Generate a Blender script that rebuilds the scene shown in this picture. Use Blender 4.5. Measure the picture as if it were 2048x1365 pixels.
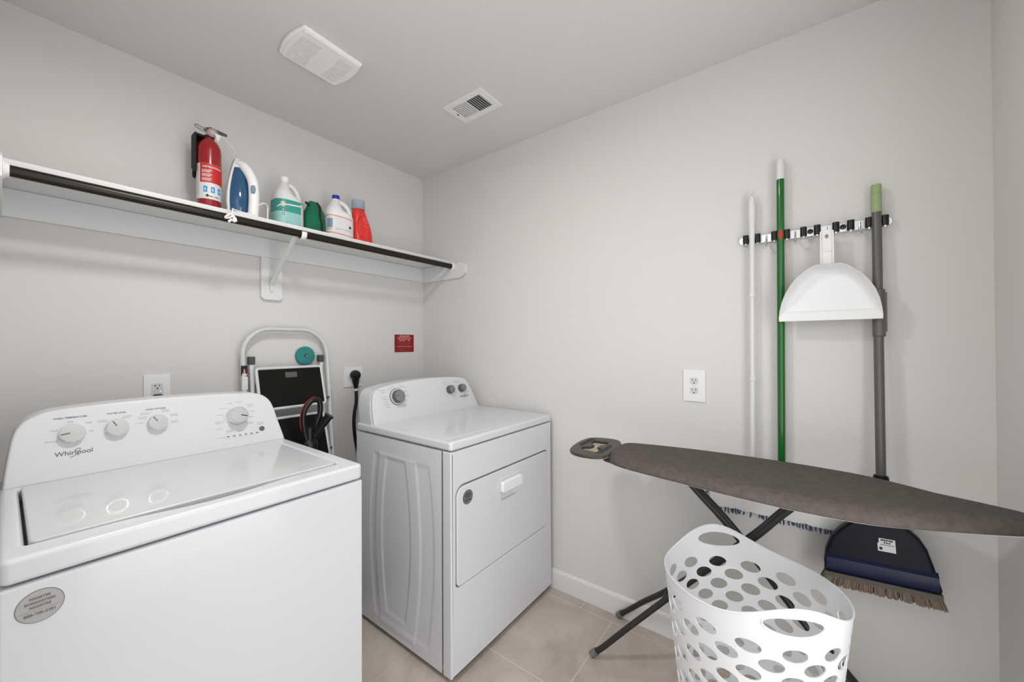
import bpy, bmesh, math, random
from mathutils import Vector, Matrix, noise
from mathutils.geometry import delaunay_2d_cdt
random.seed(7)
PI = math.pi
for o in list(bpy.data.objects):
    bpy.data.objects.remove(o)
SC = bpy.context.scene
COL = SC.collection

# ------------------------------------------------------------------ camera
CY, CP, CR = .6461, .0071, -.004
fw = Vector((math.cos(CY)*math.cos(CP), math.sin(CY)*math.cos(CP), math.sin(CP)))
r0 = Vector((math.sin(CY), -math.cos(CY), 0)); u0 = r0.cross(fw)
rr = r0*math.cos(CR)+u0*math.sin(CR); uu = -r0*math.sin(CR)+u0*math.cos(CR)
cd = bpy.data.cameras.new('camera'); cam = bpy.data.objects.new('camera', cd); COL.objects.link(cam)
cd.sensor_width = 36; cd.lens = 769.6422/2048*36; cd.clip_start = .004
cam.matrix_world = Matrix(((rr.x, uu.x, -fw.x, -1.7811), (rr.y, uu.y, -fw.y, -2.1257), (rr.z, uu.z, -fw.z, 1.2964), (0, 0, 0, 1)))
SC.camera = cam
# ------------------------------------------------------------------ world, lights, exposure
w = bpy.data.worlds.new('world'); SC.world = w; w.use_nodes = True
w.node_tree.nodes['Background'].inputs[0].default_value = (.985, .99, 1, 1)
w.node_tree.nodes['Background'].inputs[1].default_value = 1.25
SC.view_settings.view_transform = 'Standard'; SC.view_settings.look = 'None'
SC.view_settings.gamma = 1; SC.view_settings.use_curve_mapping = False
SC.view_settings.exposure = 0.47

def area(name, loc, target, size, power, color, shape='DISK', sy=None):
    ld = bpy.data.lights.new(name, 'AREA'); ld.shape = shape; ld.size = size
    if sy: ld.size_y = sy
    ld.energy = power; ld.color = color
    o = bpy.data.objects.new(name, ld); COL.objects.link(o); o.location = loc
    o.rotation_euler = (Vector(target)-Vector(loc)).to_track_quat('-Z', 'Y').to_euler()
    return o
CEIL = 2.4512
area('ceiling_lamp_light', (-1.35, -1.20, 2.375), (-1.35, -1.20, 0), .22, 8.0, (1, .985, .965))
area('side_fill_light', (-1.76, -1.72, 1.85), (-.3, -1.25, 1.3), .34, .4, (.97, .985, 1), 'RECTANGLE', .34)  # unseen fill lamp added inside the room, no fixture
area('front_fill_light', (-1.12, -2.74, 1.10), (-.95, 0, 1.40), .82, 6.8, (.97, .985, 1), 'RECTANGLE', 1.9)  # added soft fill lamp behind the made-up front opening

# ------------------------------------------------------------------ materials
def mat(name, color, rough=.5, metal=0., spec=.5, coat=0., trans=0., emit=0., noise_amt=0., noise_scale=20., bump=0., bump_scale=200., ior=1.45, alpha=1., bump_dist=.002):
    m = bpy.data.materials.new(name); m.use_nodes = True
    nt = m.node_tree; b = nt.nodes['Principled BSDF']
    c = (*color, 1)
    b.inputs['Base Color'].default_value = c
    b.inputs['Roughness'].default_value = rough; b.inputs['Metallic'].default_value = metal
    b.inputs['Specular IOR Level'].default_value = spec; b.inputs['Coat Weight'].default_value = coat
    b.inputs['Coat Roughness'].default_value = .05
    b.inputs['Transmission Weight'].default_value = trans; b.inputs['IOR'].default_value = ior
    b.inputs['Alpha'].default_value = alpha
    if emit:
        b.inputs['Emission Color'].default_value = c; b.inputs['Emission Strength'].default_value = emit
    tc = nt.nodes.new('ShaderNodeTexCoord')
    if noise_amt:
        n = nt.nodes.new('ShaderNodeTexNoise'); n.inputs['Scale'].default_value = noise_scale; n.inputs['Detail'].default_value = 4
        nt.links.new(tc.outputs['Object'], n.inputs['Vector'])
        mx = nt.nodes.new('ShaderNodeMixRGB'); mx.blend_type = 'MIX'
        mx.inputs[1].default_value = tuple(min(1, x*(1-noise_amt)) for x in color)+(1,)
        mx.inputs[2].default_value = tuple(min(1, x*(1+noise_amt)) for x in color)+(1,)
        nt.links.new(n.outputs['Fac'], mx.inputs[0]); nt.links.new(mx.outputs[0], b.inputs['Base Color'])
    if bump:
        n = nt.nodes.new('ShaderNodeTexNoise'); n.inputs['Scale'].default_value = bump_scale; n.inputs['Detail'].default_value = 3
        nt.links.new(tc.outputs['Object'], n.inputs['Vector'])
        bp = nt.nodes.new('ShaderNodeBump'); bp.inputs['Strength'].default_value = bump; bp.inputs['Distance'].default_value = bump_dist
        nt.links.new(n.outputs['Fac'], bp.inputs['Height']); nt.links.new(bp.outputs[0], b.inputs['Normal'])
    return m

def srgb(r, g, b):
    f = lambda c: (c/255/12.92) if c/255 <= .04045 else ((c/255+.055)/1.055)**2.4
    return (f(r), f(g), f(b))

M = {}
M['wall'] = mat('wall_paint', srgb(217, 215, 212), .75, bump=.25, bump_scale=140, noise_amt=.008, noise_scale=3)
M['ceiling'] = mat('ceiling_paint', srgb(217, 215, 213), .8, bump=.3, bump_scale=110)
M['trim'] = mat('trim_paint', srgb(224, 224, 224), .35, bump=.04, bump_scale=60)
M['shelfw'] = mat('shelf_paint', srgb(226, 226, 226), .4, bump=.05, bump_scale=80)
M['rod'] = mat('dark_bronze_rod', srgb(46, 42, 33), .32, metal=.55, noise_amt=.15, noise_scale=30)
M['white'] = mat('white_enamel', srgb(212, 213, 217), .28, coat=.3, spec=.5, noise_amt=.004)
M['console'] = mat('white_console_plastic', srgb(212, 212, 214), .42, coat=.05)
M['lid'] = mat('white_glass_lid', srgb(204, 205, 206), .3, coat=.45)
M['plastic'] = mat('white_plastic', srgb(234, 234, 234), .4, noise_amt=.004)
M['basket'] = mat('white_basket_plastic', srgb(220, 221, 223), .38)
M['greyside'] = mat('grey_white_side_cap', srgb(204, 207, 210), .35)
M['gap'] = mat('gap_shade_and_black', srgb(38, 38, 40), .8)  # flat dark standing for shade in openings and gaps; also sticker black
M['knob'] = mat('silver_knob_face', srgb(188, 188, 188), .5, metal=.25, bump=.05, bump_scale=60)
M['chrome'] = mat('chrome', (.84, .84, .86), .24, metal=1.)
M['railchrome'] = mat('rail_chrome', (.92, .92, .93), .3, metal=.85)
M['dknob'] = mat('grey_knob', srgb(132, 132, 130), .4, metal=.3)
M['dknobside'] = mat('dark_grey_knob_side', srgb(92, 92, 90), .45)
M['ink'] = mat('grey_ink', srgb(104, 106, 108), .6)
M['inklight'] = mat('pale_grey_ink', srgb(160, 161, 163), .6)
M['inkdark'] = mat('dark_ink', srgb(40, 42, 46), .6)
M['sticker'] = mat('silver_sticker', srgb(168, 166, 164), .4, metal=.15, noise_amt=.03)
M['stickerdark'] = mat('dark_silver_sticker', srgb(112, 112, 111), .4, metal=.2)
M['stickeredge'] = mat('sticker_rim', srgb(120, 116, 116), .5)
M['black'] = mat('black_plastic', srgb(18, 18, 18), .35)
M['blackm'] = mat('black_matte', srgb(24, 23, 22), .7, bump=.2, bump_scale=90)
M['blackrub'] = mat('black_rubber', srgb(16, 15, 14), .28)
M['step'] = mat('dark_step_plate', srgb(17, 15, 11), .45, spec=.2, bump=.12, bump_scale=200, noise_amt=.2, noise_scale=12)
M['ladder'] = mat('white_ladder_enamel', srgb(214, 216, 217), .35)
M['greyplas'] = mat('dark_grey_plastic', srgb(70, 71, 72), .5)
M['redblk'] = mat('red_plastic', srgb(175, 22, 24), .35)
M['exred'] = mat('extinguisher_red', srgb(150, 18, 22), .2, coat=.6)
M['labred'] = mat('label_red', srgb(196, 40, 42), .45)
M['labwhite'] = mat('label_white', srgb(222, 221, 220), .45)
M['labblue'] = mat('label_blue', srgb(54, 146, 214), .45)
M['blue'] = mat('blue_tank', srgb(32, 78, 116), .12, coat=.8, noise_amt=.05, noise_scale=15)
M['bluebtn'] = mat('grey_blue_button', srgb(128, 150, 166), .35)
M['teal'] = mat('teal_label', srgb(58, 150, 138), .4, noise_amt=.05, noise_scale=12)
M['palelab'] = mat('pale_teal_label', srgb(150, 198, 194), .4)
M['gaugepink'] = mat('gauge_pink', srgb(168, 128, 130), .4)
M['beigedot'] = mat('beige_seal', srgb(208, 196, 172), .5)
M['jug'] = mat('translucent_white_jug', srgb(222, 222, 219), .4)
M['greenbag'] = mat('green_fabric', srgb(14, 104, 72), .8, bump=.3, bump_scale=300, noise_amt=.15, noise_scale=14)
M['bluecap'] = mat('blue_cap', srgb(34, 46, 172), .4)
M['orange'] = mat('orange_print', srgb(226, 112, 70), .5)
M['redjug'] = mat('red_jug', srgb(226, 58, 52), .3, noise_amt=.02)
M['clearcap'] = mat('clear_blue_cap', srgb(168, 186, 200), .15, alpha=.5)
M['sign'] = mat('red_sign', srgb(136, 20, 24), .4)
M['signink'] = mat('pink_white_print', srgb(222, 150, 146), .5)
M['signinkdim'] = mat('dim_print', srgb(166, 66, 66), .5)
M['tealdisc'] = mat('teal_disc', srgb(42, 132, 130), .4)
M['green'] = mat('green_enamel', srgb(14, 98, 30), .25, coat=.4)
M['brown'] = mat('grey_brown_pole', srgb(100, 95, 90), .35, metal=.2)
M['sage'] = mat('sage_grip', srgb(152, 168, 122), .5)
M['navy'] = mat('navy_plastic', srgb(8, 12, 30), .42, spec=.3, noise_amt=.05)
M['navyband'] = mat('navy_band', srgb(16, 26, 60), .32)
M['olive'] = mat('grey_bristle_band', srgb(92, 88, 80), .7)
M['bristle'] = mat('brown_bristle', srgb(128, 112, 100), .9, noise_amt=.35, noise_scale=220, bump=.8, bump_scale=400)
M['mop'] = mat('white_mop_cloth', srgb(236, 235, 232), .95, bump=.5, bump_scale=150, noise_amt=.08, noise_scale=25)
M['fringe'] = mat('blue_mop_fringe', srgb(76, 88, 112), .95, bump=.5, bump_scale=300)
M['tan'] = mat('tan_mop_frame', srgb(196, 170, 130), .8)
M['polew'] = mat('white_pole', srgb(222, 222, 221), .35)
M['charcoal'] = mat('charcoal_tube', srgb(50, 49, 48), .38, metal=.3)
M['toe'] = mat('grey_foot_cap', srgb(112, 110, 108), .5)
M['rest'] = mat('grey_rest_plastic', srgb(62, 61, 57), .42)
M['beige'] = mat('beige_plate', srgb(188, 172, 148), .5)
M['lace'] = mat('white_lace', srgb(225, 225, 222), .7)
M['glass'] = mat('fan_white', srgb(244, 244, 243), .4)
M['lampglow'] = mat('lamp_diffuser', (1, .97, .92), .5, emit=3.0)
M['grnled'] = mat('green_led', (.1, .8, .5), .4, emit=1.5)
M['tie'] = mat('clear_tie', srgb(226, 226, 224), .4)

# fabric cover with a fine weave
def fabric_mat():
    m = mat('charcoal_cover_fabric', srgb(80, 76, 72), .92, spec=.25)
    nt = m.node_tree; b = nt.nodes['Principled BSDF']; tc = nt.nodes['Texture Coordinate']
    wv = nt.nodes.new('ShaderNodeTexVoronoi'); wv.inputs['Scale'].default_value = 420
    nt.links.new(tc.outputs['Object'], wv.inputs['Vector'])
    ns = nt.nodes.new('ShaderNodeTexNoise'); ns.inputs['Scale'].default_value = 60; ns.inputs['Detail'].default_value = 6
    nt.links.new(tc.outputs['Object'], ns.inputs['Vector'])
    r = nt.nodes.new('ShaderNodeValToRGB'); r.color_ramp.elements[0].position = .15; r.color_ramp.elements[1].position = .95
    r.color_ramp.elements[0].color = (*srgb(72, 68, 65), 1); r.color_ramp.elements[1].color = (*srgb(102, 95, 90), 1)
    ad = nt.nodes.new('ShaderNodeMath'); ad.operation = 'ADD'
    sc = nt.nodes.new('ShaderNodeMath'); sc.operation = 'MULTIPLY'; sc.inputs[1].default_value = .35
    nt.links.new(wv.outputs['Distance'], sc.inputs[0]); nt.links.new(sc.outputs[0], ad.inputs[0]); nt.links.new(ns.outputs['Fac'], ad.inputs[1])
    nt.links.new(ad.outputs[0], r.inputs[0]); nt.links.new(r.outputs[0], b.inputs['Base Color'])
    bp = nt.nodes.new('ShaderNodeBump'); bp.inputs['Strength'].default_value = .6; bp.inputs['Distance'].default_value = .001
    nt.links.new(wv.outputs['Distance'], bp.inputs['Height']); nt.links.new(bp.outputs[0], b.inputs['Normal'])
    return m
M['cover'] = fabric_mat()

# porcelain floor tile laid in columns, thin pale grout
def floor_mat():
    m = mat('floor_tile', srgb(180, 168, 158), .42, spec=.4)
    nt = m.node_tree; b = nt.nodes['Principled BSDF']; tc = nt.nodes['Texture Coordinate']
    L = nt.links.new
    def math_(op, a=None, bb=None, va=None, vb=None):
        n = nt.nodes.new('ShaderNodeMath'); n.operation = op
        if a is not None: L(a, n.inputs[0])
        if bb is not None: L(bb, n.inputs[1])
        if va is not None: n.inputs[0].default_value = va
        if vb is not None: n.inputs[1].default_value = vb
        return n.outputs[0]
    geo = nt.nodes.new('ShaderNodeNewGeometry'); sp = nt.nodes.new('ShaderNodeSeparateXYZ'); L(geo.outputs['Position'], sp.inputs[0])
    gx = math_('DIVIDE', math_('ADD', sp.outputs['X'], vb=.07), vb=.457)
    step = math_('GREATER_THAN', sp.outputs['X'], vb=-.07)
    gy = math_('DIVIDE', math_('ADD', math_('ADD', sp.outputs['Y'], vb=.80), math_('MULTIPLY', step, vb=-.16)), vb=.61)
    def edge(g, wdt):
        fr = math_('FRACT', g); d = math_('MINIMUM', fr, math_('SUBTRACT', None, fr, va=1.))
        return math_('LESS_THAN', d, vb=wdt)
    gr = math_('MAXIMUM', edge(gx, .0048), edge(gy, .0036))
    n1 = nt.nodes.new('ShaderNodeTexNoise'); n1.inputs['Scale'].default_value = 3.2; n1.inputs['Detail'].default_value = 8; n1.inputs['Roughness'].default_value = .62; n1.inputs['Distortion'].default_value = .6
    L(geo.outputs['Position'], n1.inputs['Vector'])
    r = nt.nodes.new('ShaderNodeValToRGB'); r.color_ramp.elements[0].position = .32; r.color_ramp.elements[1].position = .70
    r.color_ramp.elements[0].color = (*srgb(166, 154, 145), 1); r.color_ramp.elements[1].color = (*srgb(204, 193, 182), 1)
    L(n1.outputs['Fac'], r.inputs[0])
    mx = nt.nodes.new('ShaderNodeMixRGB'); mx.inputs[2].default_value = (*srgb(206, 196, 186), 1)
    L(gr, mx.inputs[0]); L(r.outputs[0], mx.inputs[1]); L(mx.outputs[0], b.inputs['Base Color'])
    bp = nt.nodes.new('ShaderNodeBump'); bp.inputs['Strength'].default_value = .5; bp.inputs['Distance'].default_value = .002
    inv = math_('SUBTRACT', None, gr, va=1.); L(inv, bp.inputs['Height']); L(bp.outputs[0], b.inputs['Normal'])
    return m
M['floor'] = floor_mat()

# ------------------------------------------------------------------ geometry helpers
class G:
    """collects vertices and faces for one mesh"""
    def __init__(s): s.v = []; s.f = []
    def add(s, vs, fs):
        n = len(s.v); s.v += [Vector(a) for a in vs]; s.f += [tuple(i+n for i in f) for f in fs]; return s
    def mesh(s, name='m', angle=35, merge=0.):
        bm = bmesh.new()
        vs = [bm.verts.new(v) for v in s.v]
        for f in s.f:
            try: bm.faces.new([vs[i] for i in f])
            except ValueError: pass
        if merge: bmesh.ops.remove_doubles(bm, verts=bm.verts, dist=merge)
        return fin(bm, name, angle)
    def addmesh(s, me):
        s.add([v.co for v in me.vertices], [tuple(p.vertices) for p in me.polygons]); return s
    # shapes
    def box(s, a, b, bev=0., seg=3):
        x0, x1 = sorted((a[0], b[0])); y0, y1 = sorted((a[1], b[1])); z0, z1 = sorted((a[2], b[2]))
        bm = bmesh.new()
        bmesh.ops.create_cube(bm, size=1)
        for v in bm.verts:
            v.co = Vector(((x0+x1)/2+v.co.x*(x1-x0), (y0+y1)/2+v.co.y*(y1-y0), (z0+z1)/2+v.co.z*(z1-z0)))
        if bev: bmesh.ops.bevel(bm, geom=bm.edges[:], offset=bev, segments=seg, affect='EDGES', profile=.5)
        bm.verts.index_update()
        s.add([v.co.copy() for v in bm.verts], [tuple(v.index for v in f.verts) for f in bm.faces]); bm.free(); return s
    def obox(s, fr, a, b, bev=0., seg=2):
        g = G().box(a, b, bev, seg); s.add([fr(v) for v in g.v], g.f); return s
    def tube(s, pts, r, n=12, caps=True, flat=1., closed=False, upref=None):
        pts = [Vector(p) for p in pts]; m = len(pts)
        rs = r if isinstance(r, (list, tuple)) else [r]*m
        rings = []; prev = None
        for i, p in enumerate(pts):
            if closed: t = (pts[(i+1) % m]-pts[i-1])
            elif i == 0: t = pts[1]-p
            elif i == m-1: t = p-pts[i-1]
            else: t = (pts[i+1]-p).normalized()+(p-pts[i-1]).normalized()
            t.normalize()
            if prev is None:
                a = Vector(upref) if upref else (Vector((0, 0, 1)) if abs(t.z) < .9 else Vector((1, 0, 0)))
                e1 = (a-t*a.dot(t)).normalized()
            else: e1 = (prev-t*prev.dot(t)).normalized()
            prev = e1; e2 = t.cross(e1)
            rings.append([p+e1*math.cos(2*PI*k/n)*rs[i]+e2*math.sin(2*PI*k/n)*rs[i]*flat for k in range(n)])
        vs = [v for rg in rings for v in rg]; fs = []
        for i in range(m if closed else m-1):
            j = (i+1) % m
            for k in range(n):
                fs.append((i*n+k, i*n+(k+1) % n, j*n+(k+1) % n, j*n+k))
        if caps and not closed:
            fs.append(tuple(range(n))[::-1]); fs.append(tuple((m-1)*n+k for k in range(n)))
        s.add(vs, fs); return s
    def cyl(s, a, b, r, r2=None, n=24):
        return s.tube([a, b], [r, r if r2 is None else r2], n)
    def lathe(s, o, axis, prof, n=32, ref=None):
        """prof: list of (radius, distance along axis)"""
        o = Vector(o); t = Vector(axis).normalized()
        a = Vector((0, 0, 1)) if abs(t.z) < .9 else Vector((1, 0, 0))
        e1 = (a-t*a.dot(t)).normalized(); e2 = t.cross(e1)
        vs = []; fs = []
        for r, h in prof:
            for k in range(n):
                vs.append(o+t*h+(e1*math.cos(2*PI*k/n)+e2*math.sin(2*PI*k/n))*max(r, 1e-5))
        for i in range(len(prof)-1):
            for k in range(n): fs.append((i*n+k, i*n+(k+1) % n, (i+1)*n+(k+1) % n, (i+1)*n+k))
        fs.append(tuple(range(n))[::-1]); fs.append(tuple((len(prof)-1)*n+k for k in range(n)))
        s.add(vs, fs); return s
    def rings(s, rg, close=True, caps=True):
        n = len(rg[0]); vs = [v for r in rg for v in r]; fs = []
        for i in range(len(rg)-1):
            for k in range(n if close else n-1):
                fs.append((i*n+k, i*n+(k+1) % n, (i+1)*n+(k+1) % n, (i+1)*n+k))
        if caps: fs.append(tuple(range(n))[::-1]); fs.append(tuple((len(rg)-1)*n+k for k in range(n)))
        s.add(vs, fs); return s

def fin(bm, name, angle=35):
    bmesh.ops.recalc_face_normals(bm, faces=bm.faces)
    ca = math.radians(angle)
    for f in bm.faces: f.smooth = True
    for e in bm.edges:
        if len(e.link_faces) == 2: e.smooth = e.calc_face_angle(0) < ca
        else: e.smooth = False
    me = bpy.data.meshes.new(name); bm.to_mesh(me); bm.free(); return me

class Frame:
    def __init__(s, o, ex, ey, ez): s.o, s.ex, s.ey, s.ez = Vector(o), Vector(ex), Vector(ey), Vector(ez)
    def __call__(s, p): return s.o+s.ex*p[0]+s.ey*p[1]+s.ez*p[2]
def FR(y, z, off=0.): return Frame((-off, y, z), (0, -1, 0), (0, 0, 1), (-1, 0, 0))      # on the right wall
def FB(x, z, off=0.): return Frame((x, -off, z), (1, 0, 0), (0, 0, 1), (0, -1, 0))       # on the back wall
def FZ(x, y, z): return Frame((x, y, z), (1, 0, 0), (0, 1, 0), (0, 0, 1))
def FC(x, y, z): return Frame((x, y, z), (1, 0, 0), (0, -1, 0), (0, 0, -1))              # on the ceiling, facing down

def plate(outer, depth, fr, holes=(), bev=0., base=0., seg=2, angle=35):
    """flat polygon with holes, extruded along the frame's z from base to base+depth"""
    cu = bpy.data.curves.new('c', 'CURVE'); cu.dimensions = '2D'; cu.fill_mode = 'BOTH'
    for lp in [outer]+list(holes):
        sp = cu.splines.new('POLY'); sp.points.add(len(lp)-1)
        for i, p in enumerate(lp): sp.points[i].co = (p[0], p[1], 0, 1)
        sp.use_cyclic_u = True
    cu.extrude = max(depth/2-bev, 0); cu.bevel_depth = bev; cu.bevel_resolution = seg-1 if bev else 0; cu.offset = -bev
    ob = bpy.data.objects.new('c', cu); me = bpy.data.meshes.new_from_object(ob)
    bm = bmesh.new(); bm.from_mesh(me); bpy.data.objects.remove(ob); bpy.data.curves.remove(cu)
    bmesh.ops.remove_doubles(bm, verts=bm.verts, dist=1e-6)
    for v in bm.verts: v.co = fr((v.co.x, v.co.y, v.co.z+depth/2+base))
    return fin(bm, 'plate', angle)

def rrect(x0, y0, x1, y1, r, n=6):
    x0, x1 = sorted((x0, x1)); y0, y1 = sorted((y0, y1)); out = []
    rs = r if isinstance(r, (tuple, list)) else (r,)*4
    for (cx, cy, a0, q) in ((x1-rs[0], y1-rs[0], 0, rs[0]), (x0+rs[1], y1-rs[1], 90, rs[1]), (x0+rs[2], y0+rs[2], 180, rs[2]), (x1-rs[3], y0+rs[3], 270, rs[3])):
        for k in range(n+1):
            a = math.radians(a0+90*k/n); out.append((cx+q*math.cos(a), cy+q*math.sin(a)))
    return out
def ell(cx, cy, rx, ry, n=28, rot=0.):
    return [(cx+rx*math.cos(2*PI*k/n)*math.cos(rot)-ry*math.sin(2*PI*k/n)*math.sin(rot), cy+rx*math.cos(2*PI*k/n)*math.sin(rot)+ry*math.sin(2*PI*k/n)*math.cos(rot)) for k in range(n)]
def catmull(P, n=8, closed=True):
    P = [Vector(p) for p in P]; out = []; m = len(P)
    for i in range(m if closed else m-1):
        if closed: a, b, c, d = P[i-1], P[i], P[(i+1) % m], P[(i+2) % m]
        else: a, b, c, d = P[max(i-1, 0)], P[i], P[i+1], P[min(i+2, m-1)]
        for k in range(n):
            t = k/n; out.append(.5*((2*b)+(c-a)*t+(2*a-5*b+4*c-d)*t*t+(3*b-a-3*c+d)*t**3))
    if not closed: out.append(P[-1])
    return out

def textmesh(body, size, fr, align='CENTER', ext=.0003, bold=0., sx=1.):
    cu = bpy.data.curves.new('t', 'FONT'); cu.body = body; cu.size = size; cu.align_x = align; cu.align_y = 'CENTER'
    cu.extrude = ext; cu.offset = bold; cu.space_line = .95
    ob = bpy.data.objects.new('t', cu); me = bpy.data.meshes.new_from_object(ob)
    f = fr if callable(fr) else None
    for v in me.vertices: v.co = fr((v.co.x*sx, v.co.y, v.co.z+ext))
    bpy.data.objects.remove(ob); return me

def bars(g, fr, x0, x1, y, h, words=5, gap=.12, seed=0, z=.0004, sub=1):
    """a line of print too small to read: short strokes word by word"""
    rnd = random.Random(seed); ws = [rnd.uniform(.6, 1.6) for _ in range(words)]; t = sum(ws)+gap*(words-1)
    x = x0; k = (x1-x0)/t
    for a in ws:
        W = a*k; n = max(1, int(W/sub)) if sub < 1 else 1
        for i in range(n):
            xa = x+W*i/n; xb = x+W*(i+.82)/n if n > 1 else x+W
            q = [(xa, y-h/2, z), (xb, y-h/2, z), (xb, y+h/2, z), (xa, y+h/2, z)]
            g.add([fr(p) for p in q], [(0, 1, 2, 3)])
        x += W+gap*k
    return g

# ------------------------------------------------------------------ object helpers
def thing(name, label, cat, loc, group=None):
    o = bpy.data.objects.new(name, None); COL.objects.link(o); o.location = loc; o.empty_display_size = .05
    o['label'] = label; o['category'] = cat
    if group: o['group'] = group
    return o
def rootloc(p):
    while p.parent: p = p.parent
    return p.location.copy()
def part(name, g, m, parent=None, label=None, angle=35, bevel=0., kind=None, weighted=True):
    me = g.mesh(name, angle) if isinstance(g, G) else g
    me.name = name
    if parent is not None:
        L = rootloc(parent)
        for v in me.vertices: v.co -= L
    me.materials.clear(); me.materials.append(M[m] if isinstance(m, str) else m)
    o = bpy.data.objects.new(name, me); COL.objects.link(o)
    if parent is not None: o.parent = parent
    if label: o['label'] = label
    if kind: o['kind'] = kind
    if bevel:
        b = o.modifiers.new('bevel', 'BEVEL'); b.width = bevel; b.segments = 3; b.limit_method = 'ANGLE'; b.angle_limit = math.radians(40); b.harden_normals = True
    elif weighted and len(me.polygons) < 6000:
        wn = o.modifiers.new('wn', 'WEIGHTED_NORMAL'); wn.keep_sharp = True
    return o
def single(name, g, m, label, cat, base, group=None, **k):
    """a thing that is one mesh; origin at its base"""
    me = g.mesh(name) if isinstance(g, G) else g
    for v in me.vertices: v.co -= Vector(base)
    o = part(name, me, m, None, **k); o.location = base
    o['label'] = label; o['category'] = cat
    if group: o['group'] = group
    return o
def struct(name, g, m):
    o = part(name, g, m); o['kind'] = 'structure'; return o

# ------------------------------------------------------------------ the room
YF = -2.5847; XL = -1.80
struct('floor', G().box((-2.9, YF-.1, -.1), (.1, .1, 0)), 'floor')
struct('ceiling', G().box((XL-.1, YF-.1, CEIL), (.1, .1, CEIL+.1)), 'ceiling')
struct('wall_back', G().box((XL-.1, 0, 0), (.1, .1, CEIL)), 'wall')
struct('wall_right', G().box((0, YF-.1, 0), (.1, 0, CEIL)), 'wall')
struct('wall_front', G().box((XL-.1, YF-.1, 0), (-1.56, YF, CEIL)).box((-.68, YF-.1, 0), (0, YF, CEIL)).box((-1.56, YF-.1, 2.06), (-.68, YF, CEIL)), 'wall')  # opening made up to let the front fill in
struct('wall_left', G().box((XL-.1, -1.52, 0), (XL, 0, CEIL)).box((XL-.1, YF, 0), (XL, -2.42, CEIL)).box((XL-.1, -2.42, 2.06), (XL, -1.52, CEIL)), 'wall')  # opening added for outside light and room for the camera
def basebd(name, poly_len, fr):
    prof = [(0, 0), (.0135, 0), (.0135, .082), (.011, .089), (.006, .094), (.003, .0975), (0, .0975)]
    g = G(); a = [fr((0, p[1], p[0])) for p in prof]; b = [fr((poly_len, p[1], p[0])) for p in prof]
    g.rings([a, b]); struct(name, g, 'trim')
basebd('baseboard_right', 2.557, FR(-.0136, 0))
basebd('baseboard_back', 1.80, FB(XL, 0))
basebd('baseboard_front', .68, Frame((0, YF, 0), (-1, 0, 0), (0, 0, 1), (0, 1, 0)))

# ceiling lamp above the floor in front of the washer, out of the photo's frame
cl = thing('ceiling_light', 'round flush ceiling light above the middle of the room', 'ceiling light', (-1.35, -1.20, CEIL))
part('base', G().lathe((-1.35, -1.20, CEIL), (0, 0, -1), [(.13, 0), (.13, .018), (.12, .024)], 40), 'trim', cl)
part('diffuser', G().lathe((-1.35, -1.20, CEIL-.024), (0, 0, -1), [(.115, 0), (.115, .008), (.10, .028), (.05, .042), (0, .046)], 40), 'lampglow', cl)

# ------------------------------------------------------------------ wall shelf with cleats, bracket
SB, ST, SD = 1.8225, 1.8405, .288
sh = thing('wall_shelf', 'long white shelf with cleats and a middle bracket across the back wall', 'shelf', (-.9, 0, SB))
part('shelf_board', G().box((XL+.002, -SD, SB), (-.0005, -.0005, ST)), 'shelfw', sh, bevel=.0015)
part('back_cleat', G().box((XL+.002, -.0185, 1.7275), (-.0185, -.0005, SB-.0005)), 'shelfw', sh, bevel=.002)
part('side_cleat', plate([(0.001, 1.7215), (.386, 1.7215), (.426, 1.7497), (.426, 1.8036), (.400, 1.8215), (.001, 1.8215)], .018, FR(0, 0, .0005), bev=.0015), 'shelfw', sh)
part('side_cleat', plate([(-.001, 1.7215), (-.386, 1.7215), (-.426, 1.7497), (-.426, 1.8036), (-.400, 1.8215), (-.001, 1.8215)], .018, Frame((XL+.0005, 0, 0), (0, 1, 0), (0, 0, 1), (1, 0, 0)), bev=.0015), 'shelfw', sh)
part('bracket_plate', plate([(-1.0187, 1.532), (-1.006, 1.519), (-.936, 1.519), (-.9225, 1.532), (-.9225, 1.7274), (-1.0187, 1.7274)], .018, FB(0, 0, .0005), bev=.002), 'shelfw', sh)
g = G().tube([(-.977, -.020, 1.592), (-.975, -.040, 1.610), (-.970, -.150, 1.705), (-.966, -.268, 1.799), (-.966, -.280, 1.812)], .0105, 10, flat=.55, upref=(1, 0, 0))
g.box((-.981, -.026, 1.56), (-.966, -.0186, 1.66), .002)
br = part('support_bracket', g, 'shelfw', sh)
g = G().box((-.985, -.300, 1.8125), (-.962, -.190, 1.8224), .001)
hk = [(-.957, -.276, 1.815), (-.957, -.2865, 1.806), (-.957, -.2885, 1.795), (-.957, -.295, 1.7815), (-.957, -.31, 1.7765), (-.957, -.325, 1.782), (-.957, -.332, 1.797), (-.957, -.331, 1.806)]
g.tube(catmull(hk, 5, False), .0115, 8, flat=.3, upref=(1, 0, 0))
part('rod_hook', g, 'plastic', br, label='white hook holding the closet rod')

rd = thing('closet_rod', 'dark bronze hanging rod running under the front edge of the wall shelf', 'rod', (-.9, -.31, 1.80))
part('rod', G().cyl((-1.781, -.31, 1.80), (-.020, -.31, 1.80), .0165, n=28), 'rod', rd)
part('rod_socket', G().lathe((-.0188, -.31, 1.80), (-1, 0, 0), [(.028, 0), (.028, .003), (.021, .004), (.021, .014), (.0182, .014), (.0182, .002)], 28), 'plastic', rd, label='white end socket')
part('rod_socket', G().lathe((-1.7812, -.31, 1.80), (1, 0, 0), [(.028, 0), (.028, .003), (.021, .004), (.021, .012), (.0182, .012), (.0182, .002)], 28), 'plastic', rd, label='white end socket')

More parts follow.
